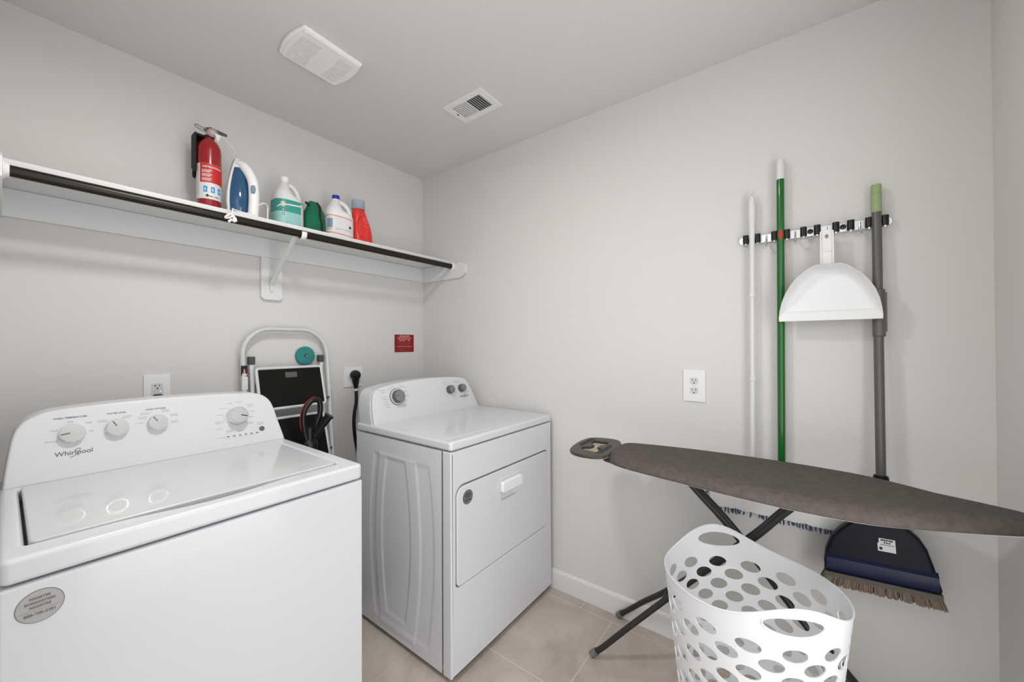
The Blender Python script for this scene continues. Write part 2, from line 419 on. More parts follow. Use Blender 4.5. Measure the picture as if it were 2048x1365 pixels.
# ------------------------------------------------------------------ ceiling fan grille and register
fn = thing('exhaust_fan', 'white slotted exhaust fan cover on the ceiling', 'exhaust fan', (-1.015, -.60, CEIL))
F = FC(-1.015, -.600, CEIL)   # local x = +x, local y = -y, z = down
def bow(x, y): return x*(1+.0)
out = []
hx, hy = .118, .108
for t in [i/14 for i in range(15)]: out.append((-hx-.012*math.sin(PI*t)*1.2, -hy+.012+(2*hy-.024)*t))
out = [(x, y) for x, y in out]
c1 = [(-hx+.012*(1-math.cos(a)), hy-.012+.012*math.sin(a)) for a in [PI/2*k/5 for k in range(1, 6)]]
c1 = [(-hx+.012-.012*math.cos(PI/2*k/5), hy-.012+.012*math.sin(PI/2*k/5)) for k in range(1, 6)]
left = out+c1
right = [(-x, -y) for x, y in left]
outline = left+right
slots = []
for i in range(19):
    y = -.084+i*.0082
    bw = .012*math.cos(y/.1*1.4)
    slots.append([(-.100-bw*.8, y), (-.022-.010*math.cos(y/.1*1.3), y), (-.022-.010*math.cos(y/.1*1.3), y+.0036), (-.100-bw*.8, y+.0036)])
    slots.append([(.030+.010*math.cos(y/.1*1.3), y), (.090+bw*.8, y), (.090+bw*.8, y+.0034), (.030+.010*math.cos(y/.1*1.3), y+.0034)])
part('cover', plate(outline, .016, F, bev=.005, holes=(), seg=3), 'glass', fn)
g = G()
for sl in slots:
    v = [F((p[0], p[1], .01605)) for p in sl]+[F((p[0], p[1], .0172)) for p in sl]
cov = plate([(x*.93, y*.93) for x, y in outline], .0045, F, holes=slots, base=.0165)
part('grille', cov, 'glass', fn)
part('slot_shade_backing', plate([(x*.91, y*.90) for x, y in outline], .0004, F, base=.0161), 'gap', fn)  # dark sheet supplies the shade seen through the slots

vt = thing('air_vent', 'small white louvred air register in the ceiling near the right wall', 'air vent', (-.411, -.857, CEIL))
F = FC(-.411, -.857, CEIL)
part('frame', plate(rrect(-.082, -.124, .082, .124, .004), .006, F, holes=[rrect(-.050, -.088, .050, .088, .002)], bev=.002), 'plastic', vt)
part('duct_shade_sheet', G().obox(F, (-.050, -.088, .0002), (.050, .088, .0008)), 'gap', vt)  # dark sheet instead of a duct, its shade put into the colour
for i in range(14):
    y = -.082+i*.0126
    # half of the louvres tilt towards the viewer, half away
    s = 1 if i < 7 else -1
    g = G()
    a = F((-.050, y, .0012)); b = F((.050, y, .0012)); c = F((.050, y+(.0095 if s > 0 else .0045), .0062)); d = F((-.050, y+(.0095 if s > 0 else .0045), .0062))
    n = Vector((0, 0, -.0009))
    if s > 0: g.add([F((-.05, y, .0040)), F((.05, y, .0040)), F((.05, y+.0116, .0062)), F((-.05, y+.0116, .0062)), F((-.05, y, .0032)), F((.05, y, .0032)), F((.05, y+.0116, .0054)), F((-.05, y+.0116, .0054))], [(0, 1, 2, 3), (4, 5, 6, 7), (0, 1, 5, 4), (1, 2, 6, 5), (2, 3, 7, 6), (3, 0, 4, 7)])
    else: g.add([F((-.05, y, .0020)), F((.05, y, .0020)), F((.05, y+.0012, .0062)), F((-.05, y+.0012, .0062)), F((-.05, y+.001, .0020)), F((.05, y+.001, .0020)), F((.05, y+.0022, .0062)), F((-.05, y+.0022, .0062))], [(0, 1, 2, 3), (4, 5, 6, 7), (0, 1, 5, 4), (1, 2, 6, 5), (2, 3, 7, 6), (3, 0, 4, 7)])
    part('louvre', g, 'plastic', vt)
part('lever', G().obox(F, (-.004, -.099, .006), (.006, -.096, .010)), 'greyplas', vt)
#PART2
# ------------------------------------------------------------------ washer
WX0, WX1, WF, WB = -1.785, -1.1125, -1.045, -.385
ws = thing('washing_machine', 'white top-loading washing machine on the left with three small knobs and one big knob', 'washing machine', ((WX0+WX1)/2, (WF+WB)/2, 0))
part('cabinet', G().box((WX0, WF, .022), (WX1, WB, .8815), .006), 'white', ws)
for x in (WX0+.05, WX1-.05):
    for y in (WF+.05, WB-.05): part('foot', G().cyl((x, y, 0), (x, y, .03), .018), 'blackrub', ws)
# top slab with a lid opening; the front edge of the opening bows out to make the finger scoop
def bowline(x0, x1, y, d, n=14): return [(x0+(x1-x0)*i/n, y-d*math.sin(PI*i/n)**1.5) for i in range(n+1)]
hole = [(-1.1560, -.520), (-1.7575, -.520), (-1.7575, -.978)]+bowline(-1.64, -1.30, -.984, .016)+[(-1.1560, -.984)]
hole = [(-1.1575, -.524), (-1.7545, -.524), (-1.7545, -.979), (-1.749, -.983)]+bowline(-1.64, -1.29, -.983, .024)+[(-1.163, -.984), (-1.1575, -.978)]
top = plate(rrect(WX0+.0005, WF-.001, WX1-.0005, WB, .014), .045, FZ(0, 0, .8855), holes=[hole], bev=.009, seg=5)
part('top_panel', top, 'white', ws)
part('lid_well', G().box((-1.765, -1.010, .884), (-1.150, -.515, .899)), 'greyplas', ws)
lid = plate([(-1.1605, -.521), (-1.7500, -.521)]+[(-1.7500, -.972), (-1.742, -.979)]+[(-1.170, -.979), (-1.1605, -.970)], .030, FZ(0, 0, .9025), bev=.004, seg=3)
part('lid', lid, 'lid', ws)
# sloping control console
CS = Frame((0, -.512, .9305), (1, 0, 0), (0, .3590, .9333), (0, -.9333, .3590))   # face: x along, y up the slope, z out of the face
Lc = .2085
co = [(-1.779, -.002), (-1.764, .135)]
cl1 = catmull([(-1.764, .135), (-1.755, .163), (-1.734, .186), (-1.700, .1985)], 5, False) if False else None
ol = [(-1.7795, -.002), (-1.7760, .040), (-1.7700, .090), (-1.7640, .130), (-1.7560, .155), (-1.7420, .174), (-1.7200, .188), (-1.690, .1965)]
ol += [(-1.600, .2030), (-1.500, .2055), (-1.400, .2050), (-1.300, .2010), (-1.215, .1955)]
ol += [(-1.190, .1910), (-1.165, .1790), (-1.147, .158), (-1.138, .132), (-1.129, .080), (-1.1200, .030), (-1.1150, -.002)]
ol = [(p[0], p[1]) for p in catmull([(a, b, 0) for a, b in ol], 3, False)]
CE = Frame(CS.o, CS.ex, CS.ey, (0, 1, 0))
part('console', plate(ol, .085, CE, bev=.006, seg=4), 'console', ws)
def knob(px, v, r, h, parent, ang, fr, big=False, face='knob', side='chrome', name='knob'):
    base = fr((px, v, 0)); n = fr.ez
    k = part(name, G().lathe(base, n, [(r*1.06, 0), (r*1.06, h*.25), (r, h*.35), (r, h*.92), (r*.95, h)], 40), side, parent, label='silver dial knob' if side == 'chrome' else None)
    part('knob_face', G().lathe(fr((px, v, h*.96)), n, [(r*.90, 0), (r*.90, h*.04+.0006), (r*.5, h*.04+.0012), (0, h*.04+.0014)], 40), face, k)
    a = math.radians(ang); fk = Frame(fr((px, v, h+.0012)), fr.ex*math.cos(a)+fr.ey*math.sin(a), fr.ey*math.cos(a)-fr.ex*math.sin(a), fr.ez)
    part('pointer', G().obox(fk, (r*.18, -r*.05, 0), (r*.88, r*.05, .0007)), 'inkdark' if big else 'dknobside', k)
    return k
KN = [(-1.6600, .122, .0250), (-1.5700, .1225, .0245), (-1.4785, .1225, .0240)]
knob(*KN[0], .017, ws, 186, CS); knob(*KN[1], .017, ws, 118, CS); knob(*KN[2], .017, ws, 122, CS)
part('dial_ring', G().lathe(CS((-1.2630, .1100, 0)), CS.ez, [(.0355, 0), (.0345, .0025), (.030, .003)], 40), 'greyside', ws)
knob(-1.2630, .1100, .0295, .030, ws, -18, CS, True)
part('start_button', G().lathe(CS((-1.1885, .0530, 0)), CS.ez, [(.0085, 0), (.0085, .003), (.007, .004)], 24), 'dknobside', ws)
def T(g, s, size, x, y, al='CENTER', b=0., sx=1., fr=CS, z=.0004):
    me = textmesh(s, size, Frame(fr((x, y, z)), fr.ex, fr.ey, fr.ez), al, .0001, b, sx); g.addmesh(me); bpy.data.meshes.remove(me)
def TP(name, m, par, s, size, x, y, **k):
    q = G(); T(q, s, size, x, y, **k); return part(name, q, m, par, weighted=False)
def BP(name, m, par, fr, x0, x1, y, h, words, seed, z=.0004, sub=1, gap=.12):
    q = G(); bars(q, fr, x0, x1, y, h, words, gap, seed, z, sub); return part(name, q, m, par, weighted=False)
TP('dial_title', 'ink', ws, 'WASH TEMPERATURE', .0066, -1.6620, .1705, b=.0001); TP('dial_title', 'ink', ws, 'WATER LEVEL', .0066, -1.5690, .1700, b=.0001); TP('dial_title', 'ink', ws, 'WASH OPTIONS', .0066, -1.4800, .1705, b=.0001)
for s_, x, y in (('TAP COLD', -1.6990, .1070), ('COLD', -1.6930, .1370), ('COOL', -1.6620, .1580), ('WARM', -1.6270, .1500), ('HOT', -1.6220, .1250)): TP('dial_legend', 'inklight', ws, s_, .0046, x, y)
for i, (x, y) in enumerate([(-1.600, .152), (-1.5995, .147), (-1.546, .157), (-1.549, .152), (-1.512, .148), (-1.513, .143), (-1.505, .161), (-1.507, .156), (-1.458, .164), (-1.455, .159), (-1.4375, .147), (-1.436, .142), (-1.437, .124), (-1.437, .119), (-1.520, .130)]):
    BP('dial_legend', 'inklight', ws, CS, x-.010, x+.010, y, .0014, 3, i)
for i, (x, y) in enumerate([(-1.300, .146), (-1.2790, .162), (-1.251, .164), (-1.2170, .150), (-1.2150, .143), (-1.2120, .124), (-1.2180, .103), (-1.226, .084), (-1.2230, .0785), (-1.3130, .1240), (-1.3200, .0990), (-1.318, .0940), (-1.319, .0740), (-1.2900, .0640), (-1.2890, .0590), (-1.2570, .0570), (-1.191, .0705), (-1.191, .0765)]):
    BP('dial_legend', 'inklight', ws, CS, x-.010, x+.010, y, .0015, 3, i+30)
g2 = G(); g2.obox(CS, (-1.3025, .0975, .0002), (-1.3018, .121, .0004)); g2.obox(CS, (-1.3060, .121, .0002), (-1.3018, .1215, .0004)); g2.obox(CS, (-1.3060, .097, .0002), (-1.3018, .0975, .0004))
part('dial_bracket_line', g2, 'inklight', ws)
for i in range(6):
    x = -1.2960+i*.0181; part('cycle_light', G().obox(CS, (x-.0036, .0415-.0003*i, 0), (x+.0036, .0440-.0003*i, .0005)), 'inkdark', ws, label='small dark indicator light')
    BP('cycle_legend', 'inklight', ws, CS, x-.006, x+.006, .0365, .0013, 2, i)
BP('cycle_legend', 'inklight', ws, CS, -1.328, -1.303, .0425, .0014, 3, 3)
g = G(); T(g, 'Whirlpool', .0175, -1.6570, .0690, b=.00015, sx=.98)
sw = [CS((x, y, .0005)) for x, y in [(-1.6660, .0575), (-1.6600, .0585), (-1.6530, .0640), (-1.6470, .0720), (-1.6450, .0790), (-1.6500, .0790), (-1.6570, .0745)]]
g.tube(catmull(sw, 5, False), .0006, 6)
part('logo', g, 'ink', ws)
# round sticker on the front of the cabinet
SF = Frame((-1.7385, WF-.0001, .8365), (1, 0, 0), (0, 0, 1), (0, -1, 0))
st = part('sticker', plate(ell(0, 0, .0285, .0285, 48), .0005, SF), 'stickeredge', ws, label='round silver sticker')
part('sticker_face', plate(ell(0, 0, .0273, .0273, 48), .0003, SF, base=.0005), 'sticker', st)
g = G()
for s_, y, z_ in [('REGISTER', .0150, .0058), ('ENREGISTRER', .0075, .0058), ('REGISTRE', .0000, .0058), ('888-900-3381', -.0125, .0066)]:
    T(g, s_, z_, 0, y, b=.0002, fr=SF, z=.0009)
g.obox(SF, (-.024, -.0064, .0008), (.024, -.0061, .0010))
part('sticker_text', g, 'ink', st)

# ------------------------------------------------------------------ dryer
DX0, DX1, DF, DB = -.7534, -.0235, -1.0589, -.415
dr = thing('dryer', 'white front-loading dryer in the corner with three grey knobs and a dropdown door', 'dryer', ((DX0+DX1)/2, (DF+DB)/2, 0))
def sstep(a, b, x):
    t = max(0, min(1, (x-a)/(b-a))); return t*t*(3-2*t)
def sideh(y, z):
    h = 0.
    # inner barrel-shaped pocket
    w = .072+.034*(1-((z-.455)/.33)**2); d = min(w-abs(y+.715), .345-abs(z-.455)); h -= .0032*sstep(0, .014, d)
    # middle ring
    w = .125+.040*(1-((z-.455)/.40)**2); d = min(w-abs(y+.722), .385-abs(z-.430)); h += .0028*sstep(0, .016, d)
    # outer rails
    w = .175+.050*(1-((z-.455)/.43)**2); d = min(w-abs(y+.745), .370-abs(z-.440)); h -= .0026*sstep(0, .018, d)
    return h
g = G(); ny, nz = 150, 150; y0, y1, z0, z1 = DF+.052, DB, .024, .8815
g.v = [Vector((DX0-sideh(y0+(y1-y0)*i/ny, z0+(z1-z0)*j/nz), y0+(y1-y0)*i/ny, z0+(z1-z0)*j/nz)) for j in range(nz+1) for i in range(ny+1)]
g.f = [(j*(ny+1)+i, j*(ny+1)+i+1, (j+1)*(ny+1)+i+1, (j+1)*(ny+1)+i) for j in range(nz) for i in range(ny)]
body = G().box((DX0+.012, DF+.048, .024), (DX1, DB, .8815)); 
part('cabinet', body, 'white', dr)
sp = part('side_panel', g, 'white', dr, label='embossed side panel', weighted=False)
# front panel with an opening for the door
def quadf(x0, z0, x1, z1, r): return rrect(x0, z0, x1, z1, r)
DFm = Frame((0, DF, 0), (1, 0, 0), (0, 0, 1), (0, -1, 0))
fp = plate(rrect(DX0, .020, DX1, .8815, .004), .050, Frame((0, DF+.050, 0), (1, 0, 0), (0, 0, 1), (0, -1, 0)), holes=[rrect(-.7265, .3515, -.0630, .7435, (.022, .040, .022, .022))], bev=.0075, seg=5)
part('front_panel', fp, 'white', dr)
part('door_gap_shade', G().box((-.735, DF+.018, .345), (-.055, DF+.022, .750)), 'gap', dr)  # dark sheet paints the shadow line around the door
dd = plate(rrect(-.7225, .3550, -.0660, .7385, (.020, .038, .020, .020)), .018, Frame((0, DF+.0175, 0), (1, 0, 0), (0, 0, 1), (0, -1, 0)), bev=.0045, seg=4, holes=[rrect(-.449, .600, -.325, .650, .016)])
door = part('door', dd, 'white', dr)
g = G()
# finger pocket dished into the door under the grip
rg = []
for k, (s, d) in enumerate([(1.0, .0), (.96, .006), (.86, .011), (.5, .0135), (.05, .014)]):
    rg.append([Vector((-.387+(p[0]+.387)*s, DF+.0025+d, .625+(p[1]-.625)*s)) for p in rrect(-.451, .598, -.323, .652, .018)])
g.rings(rg, True, False); g.f.append(tuple(len(rg[0])*4+k for k in range(len(rg[0]))))
part('handle_pocket', g, 'white', door)
part('handle', plate(rrect(-.4610, .640, -.3125, .6900, .012), .020, Frame((0, DF-.0005, 0), (1, 0, 0), (0, 0, 1), (0, -1, 0)), bev=.006, seg=5), 'plastic', door)
SF2 = Frame((-.6630, DF-.0005, .6880), (1, 0, 0), (0, 0, 1), (0, -1, 0))
s2 = part('sticker', plate(ell(0, 0, .0285, .0285, 40), .0006, SF2), 'dknobside', door, label='small round dark silver sticker')
part('sticker_face', plate(ell(0, 0, .0265, .0265, 40), .0004, SF2, base=.0006), 'stickerdark', s2)
g = G()
for s_, y, z_ in [('REGISTER', .0140, .0056), ('ENREGISTRER', .0070, .0056), ('REGISTRE', .0000, .0056), ('888-900-3381', -.0115, .0062)]: T(g, s_, z_, 0, y, b=.0002, fr=SF2, z=.0011)
part('sticker_text', g, 'inkdark', s2)
part('top_panel', plate(rrect(DX0-.002, DF-.001, DX1+.001, DB, .014), .036, FZ(0, 0, .8855), bev=.010, seg=5), 'white', dr)
part('top_panel_rise', plate(rrect(DX0+.030, DF+.045, DX1-.028, DB+.02, .02), .0035, FZ(0, 0, .9195), bev=.0015), 'white', dr)
for x in (DX0+.05, DX1-.05):
    for y in (DF+.07, DB-.05): part('foot', G().cyl((x, y, 0), (x, y, .03), .018), 'blackrub', dr)
DS = Frame((0, -.548, .9215), (1, 0, 0), (0, .2821, .9594), (0, -.9594, .2821))
DE = Frame(DS.o, DS.ex, DS.ey, (0, 1, 0))
dl = [(-.7450, -.002), (-.7420, .060), (-.7340, .110), (-.7200, .145), (-.6950, .165), (-.640, .178), (-.540, .189), (-.400, .1955), (-.250, .1930), (-.150, .1850), (-.105, .1740), (-.080, .150), (-.060, .100), (-.042, .045), (-.030, -.002)]
dl = [(p[0], p[1]) for p in catmull([(a, b, 0) for a, b in dl], 4, False)]
part('console', plate(dl, .022, DE, bev=.004, seg=4), 'console', dr)
cap = [(a-.004+(.010 if a > -.3 else 0), b-.002) for a, b in dl]
part('console_shell', plate(cap, .110, Frame(DS((0, 0, -.0105)), DS.ex, DS.ey, (0, 1, 0)), bev=.012, seg=5), 'greyside', dr)
part('dial_ring', G().lathe(DS((-.5960, .1180, 0)), DS.ez, [(.0430, 0), (.0415, .003), (.036, .003)], 40), 'dknob', dr)
part('dial_ring', G().lathe(DS((-.5960, .1180, .0)), DS.ez, [(.0395, 0), (.0385, .005), (.033, .005)], 40), 'console', dr)
knob(-.5960, .1180, .0310, .026, dr, 170, DS, face='dknob', side='dknobside')
knob(-.2400, .1180, .0220, .026, dr, 270, DS, face='dknob', side='dknobside')
knob(-.1480, .1180, .0220, .026, dr, 225, DS, face='dknob', side='dknobside')
for i, (x, y, l) in enumerate([(-.675, .158, .02), (-.668, .148, .014), (-.668, .125, .012), (-.668, .112, .014), (-.665, .098, .012), (-.660, .086, .014), (-.655, .073, .012), (-.630, .162, .010), (-.612, .169, .008), (-.555, .164, .018), (-.540, .140, .010), (-.535, .118, .014), (-.545, .095, .008), (-.560, .070, .014), (-.600, .066, .006), (-.268, .163, .018), (-.262, .153, .010), (-.175, .163, .024), (-.178, .156, .016)]):
    BP('dial_legend', 'inklight', dr, DS, x-l, x+l, y, .0022, 3, i+70)
g = G(); T(g, 'Whirlpool', .0165, -.1360, .0700, b=.0002, fr=DS)
g.tube(catmull([DS((x, y, .0005)) for x, y in [(-.145, .0590), (-.139, .060), (-.132, .066), (-.126, .074), (-.124, .081), (-.129, .081), (-.136, .076)]], 5, False), .0006, 6)
part('logo', g, 'ink', dr)

# ------------------------------------------------------------------ outlets
def outlet_plate(name, label, fr, w_, h_, kind):
    o = thing(name, label, 'wall outlet', fr.o)
    part('cover_plate', plate(rrect(-w_/2, -h_/2, w_/2, h_/2, .004), .0065, fr, bev=.002, base=.0003), 'plastic', o)
    if kind == 'duplex':
        for s in (1, -1):
            cy = .0205*s
            part('receptacle', plate(rrect(-.0165, cy-.0145, .0165, cy+.0145, .009), .0018, fr, base=.0068, bev=.0006), 'console', o)
            g = G()
            for sx in (-1, 1): g.obox(fr, (sx*.0064-.0012, cy-.0005, .0086), (sx*.0064+.0012, cy+.0080, .0089))
            g.lathe(fr((0, cy-.0085, .0086)), fr.ez, [(.0028, 0), (.0028, .0003)], 14)
            part('slots', g, 'gap', o)
        part('screw', G().lathe(fr((0, 0, .0068)), fr.ez, [(.0025, 0), (.002, .001)], 14), 'greyside', o)
    return o
outlet_plate('wall_outlet', 'white duplex outlet on the right wall above the dryer door height, nothing plugged in', FR(-1.757, 1.1145), .0870, .1350, 'duplex')['label'] = 'white duplex outlet with nothing plugged in, on the right wall above the ironing board'
F1 = FB(-1.3950, 1.1065)
o1 = outlet_plate('wall_outlet', 'white outlet with a small green light and a plug, behind the washing machine console', F1, .0830, .1350, 'gfci')
part('receptacle', plate(rrect(-.0175, -.0340, .0175, .0340, .003), .002, F1, base=.0068, bev=.0006), 'console', o1)
g = G()
for sx in (-1, 1): g.obox(F1, (sx*.0064-.0012, .0195, .0089), (sx*.0064+.0012, .0275, .0092))
g.obox(F1, (-.0110, .0225, .0089), (-.0064, .0245, .0092))
g.lathe(F1((0, .0125, .0089)), F1.ez, [(.0028, 0), (.0028, .0003)], 14)
part('slots', g, 'gap', o1)
part('indicator_light', G().lathe(F1((.010, .0000, .0088)), F1.ez, [(.0018, 0), (.0015, .0006)], 12), 'grnled', o1, label='green indicator light')
pl = thing('power_plug', 'dark grey plug in the outlet behind the washing machine console', 'plug', F1((0, -.022, .0092)))
part('plug_body', plate(rrect(-.014, -.0360, .014, -.0100, .008), .022, F1, base=.0093, bev=.004, seg=3), 'greyplas', pl)
part('cord', G().tube(catmull([F1((0, -.034, .024)), F1((0, -.06, .030)), F1((.006, -.14, .045)), F1((.01, -.35, .05)), F1((0, -.8, .05))], 6, False), .004, 8), 'greyplas', pl)
F2 = FB(-.5290, 1.1030)
o2 = outlet_plate('wall_outlet', 'square white dryer outlet on the back wall with a thick black plug in it', F2, .1155, .1150, 'range')
part('receptacle', G().lathe(F2((0, 0, .0068)), F2.ez, [(.034, 0), (.033, .002)], 32), 'console', o2)
dc = thing('dryer_power_cord', 'thick black power cord with round plug hanging down beside the dryer', 'cord', (-.5250, -.012, 1.10))
part('plug', G().lathe(F2((.004, .012, .0092)), F2.ez, [(.028, 0), (.030, .010), (.028, .024), (.022, .034), (.010, .038)], 28).tube([F2((.004, .012, .022)), F2((.004, -.020, .024)), F2((.004, -.045, .026)), F2((.003, -.062, .027))], [.024, .020, .014, .011], 16), 'blackrub', dc)
pts = [F2((.003, -.060, .027)), F2((.004, -.085, .030)), F2((.000, -.145, .036)), F2((-.014, -.200, .042)), F2((-.021, -.260, .046)), F2((-.018, -.330, .050)), F2((-.008, -.400, .054)), F2((.008, -.470, .060)), F2((.030, -.56, .07)), F2((.06, -.75, .09)), F2((.08, -1.02, .11)), F2((.09, -1.088, .16)), F2((.10, -1.091, .26)), F2((.10, -1.091, .36))]
part('cord', G().tube(catmull(pts, 8, False), .0095, 12), 'blackrub', dc)
part('cord_label', G().cyl(F2((.003, -.068, .0275)), F2((.0035, -.080, .0295)), .0112), 'labwhite', dc, label='white wrap label')

# ------------------------------------------------------------------ red sign, teal disc on the back wall
FS = FB(-.1600, 1.3020)
sg = thing('red_sign', 'small red sign with lines of pale print on the back wall near the corner', 'sign', FB(-.16, 1.243).o)
part('sign_plate', plate(rrect(-.0765, -.0580, .0765, .0580, .001), .003, FS, base=.0003), 'sign', sg)
g = G()
for k_, (a, b, c, d, e, f_) in enumerate([(-.040, .040, .0480, .0080, 3, .0085), (-.055, .055, .0372, .0062, 4, .006), (-.050, .050, .0272, .0062, 4, .006), (-.042, .005, .0178, .0056, 2, .006), (.026, .044, .0178, .0056, 1, .006), (-.058, .062, -.0210, .0044, 7, .004)]):
    BP('print_line', 'signink', sg, FS, a, b, c, d, e, k_+1, .0036, f_)
for i in range(5): BP('small_print_line', 'signinkdim', sg, FS, -.055+.003*i, .052-.003*i, .0090-.0052*i, .0026, 7, 10+i, .0036, .003)
for i in range(4): BP('small_print_line', 'signinkdim', sg, FS, -.045+.002*i, .050-.004*i, -.0310-.0060*i, .0022, 7, 20+i, .0036, .003)
FD = FB(-.8080, 1.2370)
td = thing('wall_disc', 'round teal disc on the back wall inside the step ladder hoop', 'disc', FD((0, -.048, 0)))
part('disc', G().lathe(FD((0, 0, .0003)), FD.ez, [(.047, 0), (.0485, .004), (.0485, .016), (.045, .0195), (.0, .0200)], 44), 'tealdisc', td)
part('center_screw', G().lathe(FD((0, 0, .0200)), FD.ez, [(.0095, 0), (.0095, .001), (.006, .0012), (.0045, .003), (0, .0035)], 20), 'greyplas', td, label='dark centre with metal screw')
part('screw_head', G().lathe(FD((.003, -.002, .0225)), FD.ez, [(.0035, 0), (.003, .0012), (0, .0016)], 14), 'chrome', td)

# ------------------------------------------------------------------ step ladder leaning on the back wall
def ly(z): return -.035-(1.385-z)*.115      # lean: y of the ladder plane at height z
sl = thing('step_ladder', 'folded white step ladder with dark step plates leaning on the back wall', 'step ladder', (-.91, -.15, 0))
def L3(x, z, o=0.): return (x, ly(z)-o, z)
lx, rx, tz, R_ = -1.1080, -.7130, 1.3720, .125
pts = [L3(lx, .012), L3(lx, .5), L3(lx, 1.0), L3(lx, tz-R_)]
pts += [L3(lx+R_-R_*math.cos(a), tz-R_+R_*math.sin(a)) for a in [PI/2*k/10 for k in range(1, 11)]]
pts += [L3(rx-R_+R_*math.sin(a), tz-R_+R_*math.cos(a)) for a in [PI/2*k/10 for k in range(0, 11)]]
pts += [L3(rx, 1.0), L3(rx, .5), L3(rx, .012)]
part('hoop_frame', G().tube(pts, .0150, 12, flat=.7, upref=(0, 1, 0)), 'ladder', sl)
for x in (-1.0730, -.7460):
    part('rear_rail', G().tube([L3(x, .02, -.004), L3(x, 1.205, -.004)], .0125, 4, flat=.8, upref=(1, 1, 0)), 'ladder', sl)
    part('rail_cap', G().box(L3(x-.013, 1.203, .010), L3(x+.013, 1.240, -.016), .003), 'greyplas', sl, label='dark grey end cap')
for (zt, zb, o) in ((1.182, .992, .045), (.940, .728, .058), (.690, .480, .066)):
    f0 = Frame((0, ly(zt)-.012, zt), (1, 0, 0), (0, (ly(zb)-o-ly(zt)+.012)/(zt-zb), -1), (0, -1, 0))
    h = zt-zb
    stp = part('step', plate(rrect(-1.0580, .006, -.7620, h-.006, .006), .008, f0, bev=.001), 'step', sl, label='dark step plate')
    fr_pts = [f0((p[0], p[1], .004)) for p in rrect(-1.0610, 0, -.7590, h, .012, 4)]
    part('step_frame', G().tube(fr_pts, .0072, 8, closed=True), 'ladder', stp)
    if zt > 1: part('step_label', plate(rrect(-.938, .022, -.883, .048, .001), .0006, f0, base=.0082), 'olive', stp)
for z in (1.010, .745, .50):
    for s, x in ((1, -1.100), (-1, -.722)):
        part('link_bar', G().box(L3(x, z, .022), L3(x+s*.045, z+.009, .014), .001), 'greyplas', sl)
g = G().box(L3(-1.0975-.0215, 1.155, .0115), L3(-1.0975+.002, 1.200, .0095))
part('frame_sticker', g, 'gap', sl)
gs = G().box(L3(-1.1170, 1.170, .0125), L3(-1.098, 1.192, .0114)); gs.box(L3(-1.1170, 1.155, .0125), L3(-1.098, 1.163, .0114)); gs.box(L3(-1.1190, 1.09, .0125), L3(-1.0965, 1.148, .0105))
part('warning_sticker', gs, 'labwhite', sl)
fs_ = Frame(L3(-1.1080, 1.120, .0126), (1, 0, 0), (0, 0, 1), (0, -1, 0))
g = G().tube([fs_((0, .017, 0)), fs_((-.009, -.012, 0)), fs_((.009, -.012, 0))], .0012, 6, closed=True)
part('warning_print', g, 'redblk', sl)
g = G().tube([fs_((-.004, .026+.02, 0)), fs_((.004, .030+.02, 0)), fs_((.004, .046+.02, 0)), fs_((-.005, .046+.02, 0))], .0014, 6, closed=True)
part('warning_print', g, 'redblk', sl)
g = G()
for k in range(7): g.box(L3(-.7095, 1.060+k*.018, .0112), L3(-.7015, 1.070+k*.018, .0102))
part('rail_sticker', g, 'greyside', sl)
for x in (lx, rx): part('rubber_foot', G().cyl(L3(x, .0), L3(x, .035), .018), 'blackrub', sl)

# ------------------------------------------------------------------ stick vacuum in front of the ladder
vc = thing('stick_vacuum', 'black stick vacuum with a red-edged loop handle standing in front of the step ladder', 'vacuum cleaner', (-.885, -.27, 0))
vy = -.255
loop = [(-.9120, vy, .84), (-.9260, vy, .905), (-.9280, vy, .965), (-.9130, vy, 1.005), (-.8830, vy, 1.030), (-.8560, vy, 1.025), (-.8480, vy, .995), (-.8520, vy, .955), (-.8700, vy, .900), (-.8850, vy, .850)]
part('loop_handle', G().tube(catmull(loop, 6, False), .0125, 12, flat=.85), 'black', vc)
part('red_trim', G().tube(catmull([(-.9230, vy+.002, .87), (-.9375, vy+.002, .905), (-.9395, vy+.002, .965), (-.9220, vy+.002, 1.013), (-.8880, vy+.002, 1.0405), (-.8700, vy+.002, 1.0410)], 6, False), .0030, 8), 'redblk', vc, label='red edge trim')
part('body', G().tube(catmull([(-.900, vy, .90), (-.898, vy, .83), (-.895, vy, .74), (-.893, vy, .62), (-.890, vy, .50)], 5, False), [.020]*5+[.034]*5+[.045]*11, 16, flat=.8), 'black', vc)
part('hose_port', G().tube([(-.885, vy-.01, .86), (-.855, vy-.030, .910), (-.8300, vy-.045, .950)], [.018, .018, .019], 18).tube([(-.8300, vy-.045, .950), (-.8270, vy-.047, .955)], [.0225, .0225], 18), 'blackrub', vc)
part('wand', G().cyl((-.890, vy, .52), (-.890, vy-.02, .06), .017), 'charcoal', vc)
part('floor_head', G().box((-1.01, vy-.10, .003), (-.77, vy+.05, .060), .015), 'black', vc)
